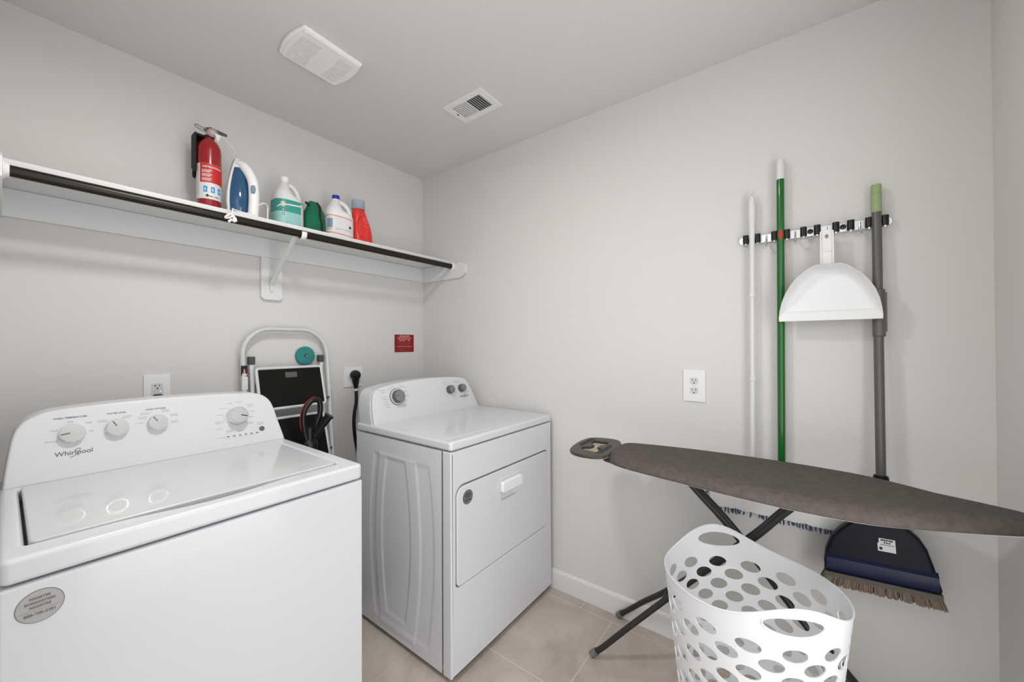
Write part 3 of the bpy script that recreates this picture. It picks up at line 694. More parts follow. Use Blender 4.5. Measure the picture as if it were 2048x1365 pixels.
#PART3
# ------------------------------------------------------------------ things on the wall shelf
def interp(tab, z):
    if z <= tab[0][0]: return tab[0][1:]
    for a, b in zip(tab, tab[1:]):
        if z <= b[0]:
            t = (z-a[0])/(b[0]-a[0]); return tuple(x+(y-x)*t for x, y in zip(a[1:], b[1:]))
    return tab[-1][1:]
def loftfn(tab, o, rot=0.):
    cr, sr = math.cos(rot), math.sin(rot)
    def fn(a, z, off=0.):
        xc, hx, hy, p = interp(tab, z)
        c, s = math.cos(a), math.sin(a)
        x = xc+(hx+off)*math.copysign(abs(c)**(2/p), c); y = (hy+off)*math.copysign(abs(s)**(2/p), s)
        return Vector((o[0]+x*cr-y*sr, o[1]+x*sr+y*cr, o[2]+z))
    return fn
def smoothtab(tab, n=6):
    v = [Vector(t[:4]) for t in tab]; out = []
    for i in range(len(tab)-1):
        for k in range(n):
            t = k/n; out.append(tuple(a+(b-a)*t for a, b in zip(tab[i], tab[i+1])))
    out.append(tab[-1])
    # light smoothing of the half widths
    for _ in range(3):
        o2 = [out[0]]
        for i in range(1, len(out)-1): o2.append((out[i][0],)+tuple((out[i-1][k]+2*out[i][k]+out[i+1][k])/4 for k in range(1, 5)))
        o2.append(out[-1]); out = o2
    return out
def loft(fn, z0, z1, nz=40, na=48):
    g = G(); g.rings([[fn(2*PI*k/na, z0+(z1-z0)*j/nz) for k in range(na)] for j in range(nz+1)]); return g
def patch(g, fn, a0, a1, z0, z1, off=.0005, na=24, nz=6, zf=None):
    vs = [fn(math.radians(a0+(a1-a0)*i/na), (z0 if not zf else zf(i/na)[0])+((z1 if not zf else zf(i/na)[1])-(z0 if not zf else zf(i/na)[0]))*j/nz, off) for j in range(nz+1) for i in range(na+1)]
    g.add(vs, [(j*(na+1)+i, j*(na+1)+i+1, (j+1)*(na+1)+i+1, (j+1)*(na+1)+i) for j in range(nz) for i in range(na)]); return g
def wrapframe(fn, R, ang, zc, off=.001):
    return lambda p: fn(math.radians(ang)+p[0]/R, zc+p[1], off)

# fire extinguisher
EX, EY, ER = -1.2605, -.150, .0415
ex = thing('fire_extinguisher', 'red fire extinguisher with gauge and black wall bracket on the shelf', 'fire extinguisher', (EX, EY, ST))
prof = [(.038, 0), (.0405, .002), (.0415, .008), (.0415, .262), (.0405, .276), (.0360, .291), (.0270, .305), (.0180, .313), (.0165, .330)]
part('cylinder', G().lathe((EX, EY, ST), (0, 0, 1), prof, 48), 'exred', ex)
efn = lambda a, z, off=0.: Vector((EX+(ER+off)*math.cos(a), EY+(ER+off)*math.sin(a), ST+z))
lb = part('label', patch(G(), efn, -215, 20, .055, .200, .0004, 60, 2), 'labwhite', ex, label='white and red instruction label')
g = patch(G(), efn, -149, 20, .122, .1995, .0007, 40, 6, zf=lambda t: (.122-(.030*max(0, t-.55)), .1995))
part('red_panel', g, 'labred', lb)
g = G(); W = wrapframe(efn, ER, -88, .186, .0010)
me = textmesh('INSTRUCTIONS', .0098, lambda p: W(p), 'CENTER', 0, .0003); g.addmesh(me)
part('label_heading', g, 'labwhite', lb)
for k, zc in enumerate((.173, .156, .139)):
    g = G()
    for q in range(3): bars(g, wrapframe(efn, ER, -147, 0, .0010), .006, .040-.004*q, zc-.0045*q, .0024, 6, seed=k*5+q, sub=.003)
    part('label_instruction', g, 'labwhite', lb)
for k, a in enumerate((-122, -88, -55)):
    g = patch(G(), efn, a-9, a+9, .082+.0015*k*0, .106, .0009, 8, 2); part('label_pictogram', g, 'labblue', lb)
    g = patch(G(), efn, a-4, a+2, .088, .099, .0012, 4, 2); part('label_pictogram_mark', g, 'labwhite', lb)
g = G(); Wd = wrapframe(efn, ER, -113, .068, .0010)
g.add([Wd(p) for p in [(0, .0065), (.0065, 0), (0, -.0065), (-.0065, 0)]], [(0, 1, 2, 3)])
part('label_diamond', g, 'inkdark', lb)
g = G(); me = textmesh('FIRST ALERT', .0060, lambda p: efn(math.radians(-82)+p[0]/ER, .066+p[1], .001), 'CENTER', 0, .0002); g.addmesh(me)
part('label_maker_name', g, 'inkdark', lb)
g = G()
for q in range(16): bars(g, wrapframe(efn, ER, -168, 0, .0008), -.006, .010, .190-.0078*q, .0018, 4, seed=q, sub=.003)
part('label_small_print', g, 'inklight', lb)
bk = part('wall_bracket', plate([(-.045, -.150), (-.036, -.158), (-.030, -.135), (-.030, -.02), (.030, -.02), (.044, -.070), (.056, -.070), (.044, -.005), (.026, .016), (-.045, .022)], .006, FB(EX, 2.150, .100), bev=.001), 'blackm', ex, label='black wall bracket')
g = G().box((EX-.0500, -.106, 2.030), (EX-.0440, -.158, 2.168), .002); g.lathe((EX-.0490, -.150, 2.018), (-1, 0, 0), [(.012, -.003), (.014, 0), (.012, .003)], 20)
g.box((EX-.048, -.158, 2.158), (EX+.006, -.106, 2.166), .002)
part('bracket_strap', g, 'blackm', bk)
vl = part('valve', G().lathe((EX, EY, ST+.326), (0, 0, 1), [(.012, 0), (.014, .004), (.014, .018), (.010, .022), (.010, .028)], 20), 'chrome', ex)
part('collar', G().lathe((EX, EY, ST+.318), (0, 0, 1), [(.018, 0), (.018, .008)], 24), 'blackm', ex)
gc = Vector((EX+.006, EY-.020, ST+.340)); gd = Vector((-.25, -.93, -.25)).normalized()
gg = part('gauge', G().lathe(gc, gd, [(.017, -.010), (.0175, .004), (.0155, .006), (.0150, .004)], 32), 'knob', ex)
part('gauge_face', G().lathe(gc, gd, [(.0150, .0042), (0, .0046)], 32), 'gaugepink', gg)
part('gauge_dial', G().lathe(gc, gd, [(.0085, .0046), (0, .0056)], 24), 'sticker', gg)
part('squeeze_lever', G().tube([(EX-.018, EY, ST+.352), (EX+.006, EY, ST+.362), (EX+.034, EY-.004, ST+.357), (EX+.060, EY-.006, ST+.355)], [.006, .009, .008, .006], 12, flat=.5), 'greyplas', ex)
g = G().tube(catmull([(EX-.006, EY-.008, ST+.337), (EX-.026, EY-.008, ST+.342), (EX-.044, EY-.008, ST+.347), (EX-.050, EY-.008, ST+.353), (EX-.044, EY-.008, ST+.358), (EX-.026, EY-.008, ST+.354), (EX-.006, EY-.008, ST+.350)], 5, False), .0026, 8)
part('carry_handle', g, 'dknob', ex)
g = G().add([(EX+.006, EY-.042, ST+.340), (EX+.026, EY-.040, ST+.342), (EX+.027, EY-.044, ST+.330), (EX+.018, EY-.0455, ST+.308)], [(0, 1, 2, 3)])
part('paper_tag', plate([(-.010, .012), (.012, .012), (.008, -.004), (.001, -.018)], .0008, FB(EX+.016, ST+.318, -EY+.043)), 'labwhite', ex)
part('pull_tie', G().tube(catmull([(EX+.012, EY-.03, ST+.338), (EX+.035, EY-.03, ST+.334), (EX+.064, EY-.03, ST+.313), (EX+.088, EY-.03, ST+.286)], 6, False), .0012, 6), 'tie', ex)

# clothes iron standing on its heel
io = Vector((-1.1800, -.178, ST+.003))
ir = thing('clothes_iron', 'white clothes iron with a dark blue water tank standing on its heel beside the extinguisher', 'clothes iron', (io.x, io.y, ST))
IW = Vector((.80, .60, 0)); IN = Vector((.60, -.80, 0)); IZ = Vector((0, 0, 1))
def I(w_, n_, z_): return io+(IW*w_+IN*n_)*.86+IZ*z_*.97
hwt = [(0, .044), (.02, .051), (.06, .056), (.10, .054), (.14, .047), (.18, .036), (.22, .022), (.245, .0115), (.262, .002)]
def hw(z): return interp(hwt, z)[0]
def dep(z): return interp([(0, .050), (.03, .060), (.08, .064), (.13, .060), (.17, .050), (.21, .034), (.245, .016), (.262, .006)], z)[0]
tilt = lambda z: .020*sstep(.12, .28, z)
zs = [.262*i/24 for i in range(25)]
ol = [(hw(z)+.002, z) for z in zs]+[(-hw(z)-.002, z) for z in reversed(zs)]
part('soleplate', plate(ol, .004, Frame(io, IW*.86, IZ*.97, IN), bev=.001), 'chrome', ir)
part('skirt', plate([(a*1.02, b) for a, b in ol], .009, Frame(io+IN*.004, IW*.86, IZ*.97, IN), bev=.003), 'plastic', ir)
def irsec(z, s0, s1, k=1., n=20):
    return [I(hw(z)*k*math.cos(a), s0+(s1-s0)*math.sin(a)**.75 if math.sin(a) > 0 else s0, z) for a in [PI*i/n for i in range(n+1)]]
part('water_tank', G().rings([irsec(z, .012, .012+dep(z), .95) for z in [.004+.221*i/26 for i in range(27)]]), 'blue', ir, label='dark blue water tank')
part('nose_cover', G().rings([irsec(z, .012, .012+dep(z)+.004, .97) for z in [.218+.044*i/8 for i in range(9)]]), 'plastic', ir)
hp = [I(0, .016, .240), I(0, .040, .232), I(0, .068, .205), I(0, .092, .160), I(0, .098, .110), I(0, .098, .060), I(0, .094, .012)]
part('handle', G().tube(catmull(hp, 6, False), [.015+.005*sstep(0, 10, i) for i in range(37)], 16, upref=IW), 'plastic', ir)
part('heel_rest', G().rings([[I(.030*math.cos(a)*s, .060+.058*math.sin(a)*s, z) for a in [2*PI*i/32 for i in range(32)]] for z, s in ((.0, .92), (.002, 1), (.012, 1), (.016, .9))]), 'plastic', ir)
bt = I(-.012, .108, .118); 
part('steam_button', G().rings([[bt+IW*(.010*math.cos(a)*s-.004)+IZ*(.020*math.sin(a)*s)+IN*d for a in [2*PI*i/24 for i in range(24)]] for d, s in ((-.006, 1), (.003, 1), (.006, .7), (.007, .3))]), 'bluebtn', ir, label='grey-blue button')
part('handle_gap_shade', G().tube([I(.012, .106, .09), I(.012, .108, .05), I(.012, .105, .015)], .0035, 8), 'greyplas', ir)  # solid dark strip in place of a shaded gap
g = G().tube(catmull([I(.0, .095, .045), I(.02, .110, .062), I(.05, .118, .080), I(.08, .115, .074), I(.088, .110, .045), I(.090, .108, .004), I(.06, .112, .002), I(.02, .116, .002), I(-.03, .105, .003), (-1.205, -.283, ST+.005), (-1.222, -.298, ST+.004), (-1.232, -.3300, ST-.014), (-1.238, -.335, ST-.034)], 7, False), .0036, 8)
part('power_cord', g, 'lace', ir)
kn = Vector((-1.240, -.336, ST-.040)); g = G()
g.tube(catmull([kn+Vector(p) for p in [(0, 0, .012), (-.012, -.004, .002), (-.018, 0, -.008), (-.004, .002, -.004), (.006, -.004, .002), (.012, 0, -.016), (.002, -.003, -.012), (-.008, 0, -.022)]], 5, False), .0045, 8)
g.tube(catmull([kn+Vector(p) for p in [(.004, -.002, .008), (.014, -.002, -.004), (.016, -.002, -.016)]], 5, False), .0045, 8)
part('cord_knot', g, 'lace', ir)

def jug(name, label, cx, cy, W_, H_, rot, D_=.060, body='jug', capm='plastic', nx=-.012):
    t = thing(name, label, 'bottle', (cx, cy, ST)); w2 = W_/2; k = H_/.262
    tab = [(0, 0, w2*.90, D_*.90, 3.2), (.006*k, 0, w2*.98, D_*.98, 3.2), (.014*k, 0, w2, D_, 3.2), (.135*k, 0, w2, D_, 3.0), (.150*k, -.004, w2*.94, D_*.97, 2.7), (.172*k, -.020, w2*.60, D_*.86, 2.4), (.195*k, -.020, w2*.44, D_*.68, 2.2), (.215*k, -.016, w2*.33, D_*.46, 2.), (.228*k, nx-.001, w2*.28, D_*.30, 2.), (.240*k, nx, .018, .018, 2.)]
    tb = smoothtab(tab); fn = loftfn(tb, (cx, cy, ST), rot)
    part('bottle_body', loft(fn, 0, .240*k, 60, 48), body, t)
    cr, sr = math.cos(rot), math.sin(rot)
    P = lambda x, y, z: (cx+x*cr-y*sr, cy+x*sr+y*cr, ST+z*k)
    hpts = [P(nx+.004, 0, .226), P(.010, 0, .224), (P(w2*.44, 0, .216)), P(w2*.68, 0, .196), P(w2*.82, 0, .170), P(w2*.86, 0, .146), P(w2*.78, 0, .125)]
    part('handle', G().tube(catmull(hpts, 6, False), .0118, 14, flat=.85), body, t)
    part('cap', G().lathe(P(nx, 0, .236), (0, 0, 1), [(.0185, 0), (.0190, .003), (.0190, .018), (.0172, .021)], 28), capm, t)
    return t, fn
j1, f1 = jug('cleaner_jug', 'translucent jug with teal label and white cap, between the iron and the green bag', -.9555, -.150, .128, .262, -.02)
lb = part('label', patch(G(), f1, -200, -20, .012, .142, .0006, 60, 8), 'labwhite', j1, label='teal and white wrap label')
part('label_teal_panel', patch(G(), f1, -200, -62, .078, .136, .0010, 40, 6), 'teal', lb)
part('label_teal_band', patch(G(), f1, -62, -22, .130, .137, .0010, 20, 2), 'teal', lb)
part('label_pale_panel', patch(G(), f1, -200, -62, .016, .078, .0010, 40, 6), 'palelab', lb)
part('label_swoosh', patch(G(), f1, -150, -62, .1, .11, .0014, 24, 2, zf=lambda t: (.092+.022*t**.5, .097+.024*t**.5)), 'labwhite', lb)
def disc(fn, R, ang, z, r, off=.0018, n=24):
    g = G(); g.add([wrapframe(fn, R, ang, z, off)((r*math.cos(2*PI*k/n), r*math.sin(2*PI*k/n), 0)) for k in range(n)], [tuple(range(n))]); return g
part('label_seal', disc(f1, .062, -118, .112, .0120), 'beigedot', lb)
for z in (.085, .066):
    rg = part('label_ring', disc(f1, .062, -117, z, .0062), 'inkdark', lb); part('label_ring_center', disc(f1, .062, -117, z, .0038, .0022), 'labwhite', lb)
g = G()
for q in range(14): bars(g, wrapframe(f1, .062, -42, 0, .0012), -.018, .014, .120-.0075*q, .0020, 5, seed=q, sub=.004)
part('label_fine_print', g, 'inklight', lb)

j2, f2 = jug('bleach_jug', 'white bleach jug with blue cap and orange-striped label, beside the red bottle', -.7000, -.150, .142, .252, -.22, .064, 'plastic', 'bluecap')
lb = part('label', patch(G(), f2, -190, -10, .032, .128, .0006, 60, 6), 'labwhite', j2)
wv = lambda t: .006*math.cos((t-.35)*5)
for zc in (.124, .034):
    part('label_stripe', patch(G(), f2, -180, -45, zc, zc, .0011, 40, 2, zf=lambda t, zc=zc: (zc-.002+wv(t)-.004, zc+.0015+wv(t)-.004)), 'orange', lb)
part('label_picture', patch(G(), f2, -150, -118, .060, .108, .0011, 10, 4), 'bluebtn', lb)
part('label_emblem', disc(f2, .066, -64, .072, .0075, .0012), 'inkdark', lb)
g = G()
bars(g, wrapframe(f2, .066, -80, 0, .0012), -.030, .030, .056, .0028, 5, seed=3, sub=.005); bars(g, wrapframe(f2, .066, -75, 0, .0012), -.012, .026, .050, .0020, 5, seed=4, sub=.004)
bars(g, wrapframe(f2, .066, -140, 0, .0012), -.012, .020, .052, .0040, 3, seed=5, sub=.006)
for q in range(9): bars(g, wrapframe(f2, .066, -24, 0, .0012), -.010, .012, .108-.0075*q, .0020, 4, seed=q+20, sub=.004)
part('label_print', g, 'inklight', lb)

# red detergent bottle with a pressed-in grip
rx_, ry_ = -.5620, -.150
rj = thing('detergent_bottle', 'red detergent bottle with a clear blue cap at the right end of the shelf items', 'bottle', (rx_, ry_, ST))
tab = smoothtab([(0, .0, .056, .036, 2.6), (.006, 0, .060, .040, 2.6), (.05, 0, .0605, .041, 2.5), (.095, -.003, .058, .040, 2.5), (.135, -.010, .050, .037, 2.4), (.165, -.017, .043, .033, 2.3), (.190, -.021, .038, .029, 2.2), (.205, -.022, .033, .026, 2.)])
fr_ = loftfn(tab, (rx_, ry_, ST), .15)
def fgrip(a, z, off=0.):
    p = fr_(a, z, off); u = (p.x-(rx_-.016))/.034; v = (z-.105)/.072
    if math.sin(a) < .2:
        d = 1-(u*u+v*v)**.5 - .25*max(0, -u)*0
        if d > 0: p = p+Vector((0, .016*sstep(0, .35, d), 0))
    return p
part('bottle_body', loft(fgrip, 0, .205, 80, 96), 'redjug', rj)
cc = fr_(0, .205); cxx = rx_-.022
part('spout', G().lathe((cxx, ry_, ST+.200), (0, 0, 1), [(.020, 0), (.020, .014), (.012, .016), (.010, .030), (.004, .031)], 24), 'redjug', rj)
part('cap', G().lathe((cxx, ry_, ST+.206), (0, 0, 1), [(.0355, 0), (.0365, .004), (.0350, .050), (.0330, .052), (.0325, .050), (.0335, .004), (.0335, 0)], 36), 'clearcap', rj, label='clear blue-grey measuring cap')

# green fabric pouch
gx, gy = -.8330, -.150
gb = thing('fabric_bag', 'small dark green fabric bag with a black strap, between the teal-label and bleach jugs', 'bag', (gx, gy, ST))
tab = smoothtab([(0, 0, .052, .040, 2.8), (.008, 0, .056, .046, 2.8), (.06, .001, .0555, .048, 2.4), (.105, .003, .051, .046, 2.3), (.135, .004, .043, .040, 2.1), (.160, .004, .032, .028, 2.), (.176, .002, .020, .012, 2.), (.180, .001, .012, .004, 2.)])
gf = loftfn(tab, (gx, gy, ST), .1)
def gfn(a, z, off=0.):
    p = gf(a, z, off); n = noise.noise(Vector((p.x*28, p.y*28, p.z*22)))*.006+noise.noise(p*70)*.0015
    return p+Vector((math.cos(a), math.sin(a), .3))*n
part('bag_body', loft(gfn, 0, .180, 40, 48), 'greenbag', gb)
sp_ = [gfn(math.radians(-82), .002+.172*i/16, .003) for i in range(17)]
part('strap', G().tube([p+Vector((.004*math.sin(i*.5), 0, 0)) for i, p in enumerate(sp_)]+[gfn(math.radians(90), .16-.05*i, .003) for i in range(4)], .0058, 8, flat=.35, upref=(1, 0, 0)), 'blackm', gb, label='black strap')
part('strap_end', G().tube([(gx-.026, gy-.02, ST+.150), (gx-.040, gy-.022, ST+.158), (gx-.048, gy-.024, ST+.156)], .0065, 8, flat=.45), 'blackm', gb)

# ------------------------------------------------------------------ tool rack on the right wall with what hangs on it
RZ = 1.6985
rk = thing('tool_rack', 'chrome wall rack with black rubber clamps holding the broom and mop poles', 'tool rack', (0, -2.15, RZ))
RF = FR(0, RZ)
out = rrect(1.9290, -.0150, 2.3660, .0150, .0148, 8)
part('rail', plate(out, .0035, RF, bev=.001, base=.0105, holes=[ell(1.9400, 0, .0030, .0030, 12), ell(2.3560, 0, .0030, .0030, 12)]), 'railchrome', rk)
g = G()
for y in (1.9400, 2.3560, 2.052): g.lathe(RF((y, 0, 0)), (-1, 0, 0), [(.008, 0), (.008, .0105)], 16)
part('standoff', g, 'chrome', rk)
for y in (1.9400, 2.3560): part('screw', G().lathe(RF((y, 0, .014)), (-1, 0, 0), [(.0042, 0), (.0042, .0015), (.002, .0025)], 16), 'chrome', rk)
for y in (1.9720, 2.0640, 2.1520, 2.2420, 2.3270):
    cb = part('clamp', G().obox(RF, (y-.021, -.012, .0141), (y+.021, .012, .0165), .001), 'chrome', rk)
    for s in (-1, 1):
        part('rubber_grip', G().tube([RF((y+s*.0195, -.017, .0305)), RF((y+s*.0195, .017, .0305))], .0082, 14, flat=1.2), 'blackrub', cb)
        part('clamp_arm', G().tube([RF((y+s*.014, -.0150, .016)), RF((y+s*.021, -.0165, .024)), RF((y+s*.0195, -.0175, .034))], .0045, 8, flat=.5), 'chrome', cb)
    if y in (2.1520, 2.2420): part('rubber_back', G().lathe(RF((y, 0, .0165)), (-1, 0, 0), [(.0085, 0), (.0085, .006), (.004, .008)], 16), 'blackrub', cb)
for y in (2.0190, 2.1080, 2.1980, 2.2860):
    part('hook', G().tube(catmull([RF((y, .010, .016)), RF((y, -.006, .017)), RF((y, -.024, .022)), RF((y, -.033, .034)), RF((y, -.034, .050)), RF((y, -.022, .061))], 5, False), .0032, 8), 'chrome', rk)

# white telescoping pole
PX = -.033
wp = thing('duster_pole', 'slim white telescoping pole hanging in the leftmost clamp of the tool rack', 'pole', (PX, -1.9720, .78))
part('grip', G().lathe((PX, -1.9735, 1.700), (0, 0, 1), [(.0100, 0), (.0105, .065), (.0125, .085), (.0128, .120), (.0105, .150), (.0050, .168), (.0035, .180), (.001, .182)], 24), 'polew', wp)
part('upper_tube', G().cyl((PX, -1.9725, 1.490), (PX, -1.9735, 1.705), .0092), 'polew', wp)
part('middle_tube', G().cyl((PX, -1.971, 1.155), (PX, -1.9725, 1.490), .0084), 'polew', wp)
part('lower_tube', G().cyl((PX, -1.970, .780), (PX, -1.971, 1.155), .0092), 'polew', wp)
for z in (1.482, 1.158): part('collar', G().lathe((PX, -1.972, z-.010), (0, 0, 1), [(.0095, 0), (.0112, .002), (.0112, .018), (.0095, .020)], 20), 'polew', wp)
part('hang_hole', G().lathe((PX-.004, -1.9735, 1.868), (-1, 0, 0), [(.002, 0), (.002, .0012)], 10), 'greyplas', wp)

# green-handled dust mop
gm = thing('dust_mop', 'long green-handled mop with a wide white head and blue fringe, behind the ironing board', 'mop', (PX, -2.0640, .62))
part('pole', G().cyl((PX, -2.0610, .740), (PX, -2.0650, 1.915), .0122, n=24), 'green', gm)
part('end_grip', G().lathe((PX, -2.0650, 1.905), (0, 0, 1), [(.0132, 0), (.0136, .003), (.0136, .040), (.0126, .066), (.0085, .078), (.003, .080)], 24), 'polew', gm, label='white end grip')
part('pole_sticker', patch(G(), lambda a, z, off=0.: Vector((PX+(.0122+off)*math.cos(a), -2.0645+(.0122+off)*math.sin(a), z)), 150, 215, 1.680, 1.716, .0004, 12, 8, zf=lambda t: (1.698-.018*math.sin(PI*max(.01, min(.99, t)))**.5, 1.698+.018*math.sin(PI*max(.01, min(.99, t)))**.5)), 'labred', gm, label='small red oval sticker')
part('head_frame', G().box((-.034, -2.410, .695), (-.008, -1.795, .745), .006), 'tan', gm, label='tan head frame')
g = G(); rows = []
for i in range(61):
    y = -1.822-(2.385-1.822)*i/60; wob = noise.noise(Vector((i*.35, 0, 0)))*.004
    rows.append([Vector((x, y, z+wob)) for x, z in ((-.010, .650), (-.030, .638), (-.046, .644+wob), (-.053, .664), (-.048, .684+wob*2), (-.054, .705), (-.050, .735), (-.040, .752), (-.012, .752))])
g.rings(rows)
part('mop_head', g, 'mop', gm)
g = G(); rnd = random.Random(3); n_ = 0
for i in range(64):
    y = -1.836-(2.37-1.836)*i/63+rnd.uniform(-.002, .002)
    if rnd.random() < .14: continue
    x = rnd.uniform(-.048, -.034); l = rnd.uniform(.012, .021)
    g.tube([(x, y, .644), (x-.002, y+rnd.uniform(-.002, .002), .641-l*.5), (x, y+rnd.uniform(-.003, .003), .641-l)], [.0032, .0034, .0020], 6)
for p in ((-.04, -1.815, .70), (-.04, -1.812, .665), (-.04, -1.822, .645)): g.tube([p, (p[0], p[1]+.006, p[2]-.016)], .0045, 6)
part('fringe', g, 'fringe', gm, kind='stuff')

# dustpan
dp = thing('dustpan', 'white plastic dustpan hanging from a hook in the middle of the tool rack', 'dustpan', (-.04, -2.196, 1.37))
prof = [(-.1360, .000), (-.1380, .012), (-.1350, .035), (-.1290, .062), (-.1180, .092), (-.1020, .122), (-.0840, .147), (-.0640, .166), (-.0480, .178), (-.0320, .186), (-.0165, .184)]
outl = [(a, b) for a, b in prof]+[(-a, b) for a, b in reversed(prof)]
DP = Frame((-.0700, -2.1960, 1.3725), (0, -1, 0), (.070, 0, 1), (-1, 0, .070))
def dpr(k, zf): return [DP((a*k, b*k+(1-k)*.07, zf(b))) for a, b in outl]
wall_h = lambda b: .012+.040*sstep(.0, .12, b)
rg = [dpr(1.0, lambda b: .003), dpr(1.0, lambda b: .003+wall_h(b)), dpr(.985, lambda b: .0045+wall_h(b)), dpr(.970, lambda b: .003+wall_h(b)), dpr(.93, lambda b: .006+wall_h(b)*.45), dpr(.86, lambda b: .006+wall_h(b)*.12+.001), dpr(.76, lambda b: .006), dpr(.5, lambda b: .006), dpr(.1, lambda b: .006)]
# open front lip: bring the lower edge forward as a flat band
for r in rg[1:]:
    for i, (a, b) in enumerate(outl): pass
part('pan', G().rings(rg, True, True), 'plastic', dp, angle=60)
lip = [DP((-.136, -.001, .012)), DP((.136, -.001, .012)), DP((.128, .028, .016)), DP((-.128, .028, .016))]
g = G().rings([[DP((x, 0, .003)), DP((x, -.001, .016)), DP((x, .012, .0175)), DP((x*.96, .030, .013)), DP((x*.96, .034, .004))] for x in [-.137+.274*i/20 for i in range(21)]])
part('lip', g, 'plastic', dp)
g = G(); hl = [(-.0165, .172), (-.0165, .300), (-.0150, .312), (.0150, .312), (.0165, .300), (.0165, .172)]
part('handle', plate(hl, .006, DP, holes=[ell(0, .290, .0050, .0078, 20)], bev=.001, base=.010), 'plastic', dp)
g = G()
for s in (-1, 1): g.obox(DP, (s*.0165-.0022, .174, .009), (s*.0165+.0022, .308, .022), .001)
g.obox(DP, (-.0150, .236, .014), (.0150, .240, .021), .001)
part('handle_rib', g, 'plastic', dp)

# broom with a grey-brown pole and navy head
bm_ = thing('broom', 'broom with grey-brown pole, sage grip and navy head, at the right end of the rack', 'broom', (PX, -2.3270, .49))
BXB = -.074      # the pole leans out a little so the head clears the mop
def sh_(p): x, y, z = p; return Vector((x-.032, -2.1257+(y+2.1257)*.980, 1.2964+(z-1.2964)*.980))
part('pole', G().cyl((BXB, -2.3250, .840), (PX, -2.3260, 1.744), .0128, n=24), 'brown', bm_)
def px_(z): return BXB+(PX-BXB)*(z-.84)/(1.744-.84)
part('pole_sleeve', G().lathe((px_(1.315), -2.3270, 1.315), (px_(1.5)-px_(1.315), 0, .185), [(.0150, 0), (.0165, .002), (.0165, .153), (.0150, .155)], 24).obox(Frame((px_(1.39)+.0, -2.3270, 1.39), (0, -1, 0), (0, 0, 1), (-1, 0, 0)), (.012, -.06, -.006), (.0200, .07, .004), .002), 'brown', bm_)
part('grip', G().lathe((PX, -2.3255, 1.728), (0, 0, 1), [(.0136, 0), (.0140, .002), (.0138, .060), (.0128, .0605), (.0128, .063), (.0138, .0635), (.0138, .086), (.012, .092), (.011, .088), (.010, .070)], 24), 'sage', bm_, label='sage green grip')
hdo = Frame((-.045, 0, 0), (0, -1, 0), (0, 0, 1), (-1, 0, 0))
hd = lambda p: sh_(hdo(p))
ho = [(2.1830, .512), (2.1800, .545), (2.1850, .590), (2.2010, .638), (2.2240, .671), (2.2640, .714), (2.2900, .728), (2.3060, .752), (2.3440, .752), (2.3500, .730), (2.3800, .716), (2.4110, .688), (2.4270, .660), (2.4400, .615), (2.4580, .545), (2.4530, .533)]
part('head', plate(ho, .040, hd, bev=.010, seg=4), 'navy', bm_)
part('head_collar', G().lathe((-.079, -2.3250, .755), (.038, 0, 1), [(.023, 0), (.021, .05), (.0195, .104), (.0175, .112), (.0135, .113)], 28), 'navy', bm_)
band = [[hd((2.186+.262*t, .520+.018*t+q[0], .035+q[1])) for q in ((-.003, 0), (.010, .012), (.030, .017), (.050, .014), (.062, .002))] for t in [i/16 for i in range(17)]]
part('head_ridge', G().rings(band), 'navyband', bm_)
part('bristle_band', G().rings([[sh_((x, -2.181-.276*t, z+.018*t)) for x, z in ((-.048, .500), (-.090, .500), (-.090, .5185), (-.048, .5185))] for t in [i/16 for i in range(17)]]), 'olive', bm_)
g = G(); rnd = random.Random(5)
for i in range(950):
    t = rnd.random(); x = rnd.uniform(-.090, -.048); y = -2.182-.274*t; z = .505+.018*t
    sp2 = (t-.5)*.022; dx = (x+.069)*.25
    g.tube([sh_((x, y, z)), sh_((x+dx*.5, y-sp2*.5, z-.014)), sh_((x+dx, y-sp2, z-.027-rnd.uniform(0, .004)))], [.0018, .0024, .0014], 5)
part('bristles', g, 'bristle', bm_, kind='stuff')
SL = hd((2.3365, .6490, .0405)); fs2 = Frame(SL, (0, -1, .06), (0, .06, 1), (-1, 0, 0))
hs = part('paper_sticker', plate([(-.018, .020), (-.019, .006), (-.022, .003), (-.022, -.020), (.019, -.020), (.019, .020)], .0006, fs2), 'labwhite', bm_, label='small white sticker on the head')
for a_, b_, c_, d_, e_, f_ in ((-.014, .014, .0150, .0050, 3, .005), (-.008, .009, .0075, .0035, 2, .004), (-.015, .015, .0010, .0020, 4, .004)): BP('sticker_print', 'inkdark', hs, fs2, a_, b_, c_, d_, e_, 1, .001, f_)
g = G(); g.add([fs2((-.015+.004*math.cos(a), -.011+.005*math.sin(a), .001)) for a in [2*PI*k/12 for k in range(12)]], [tuple(range(12))])
part('sticker_mark', g, 'inkdark', hs)

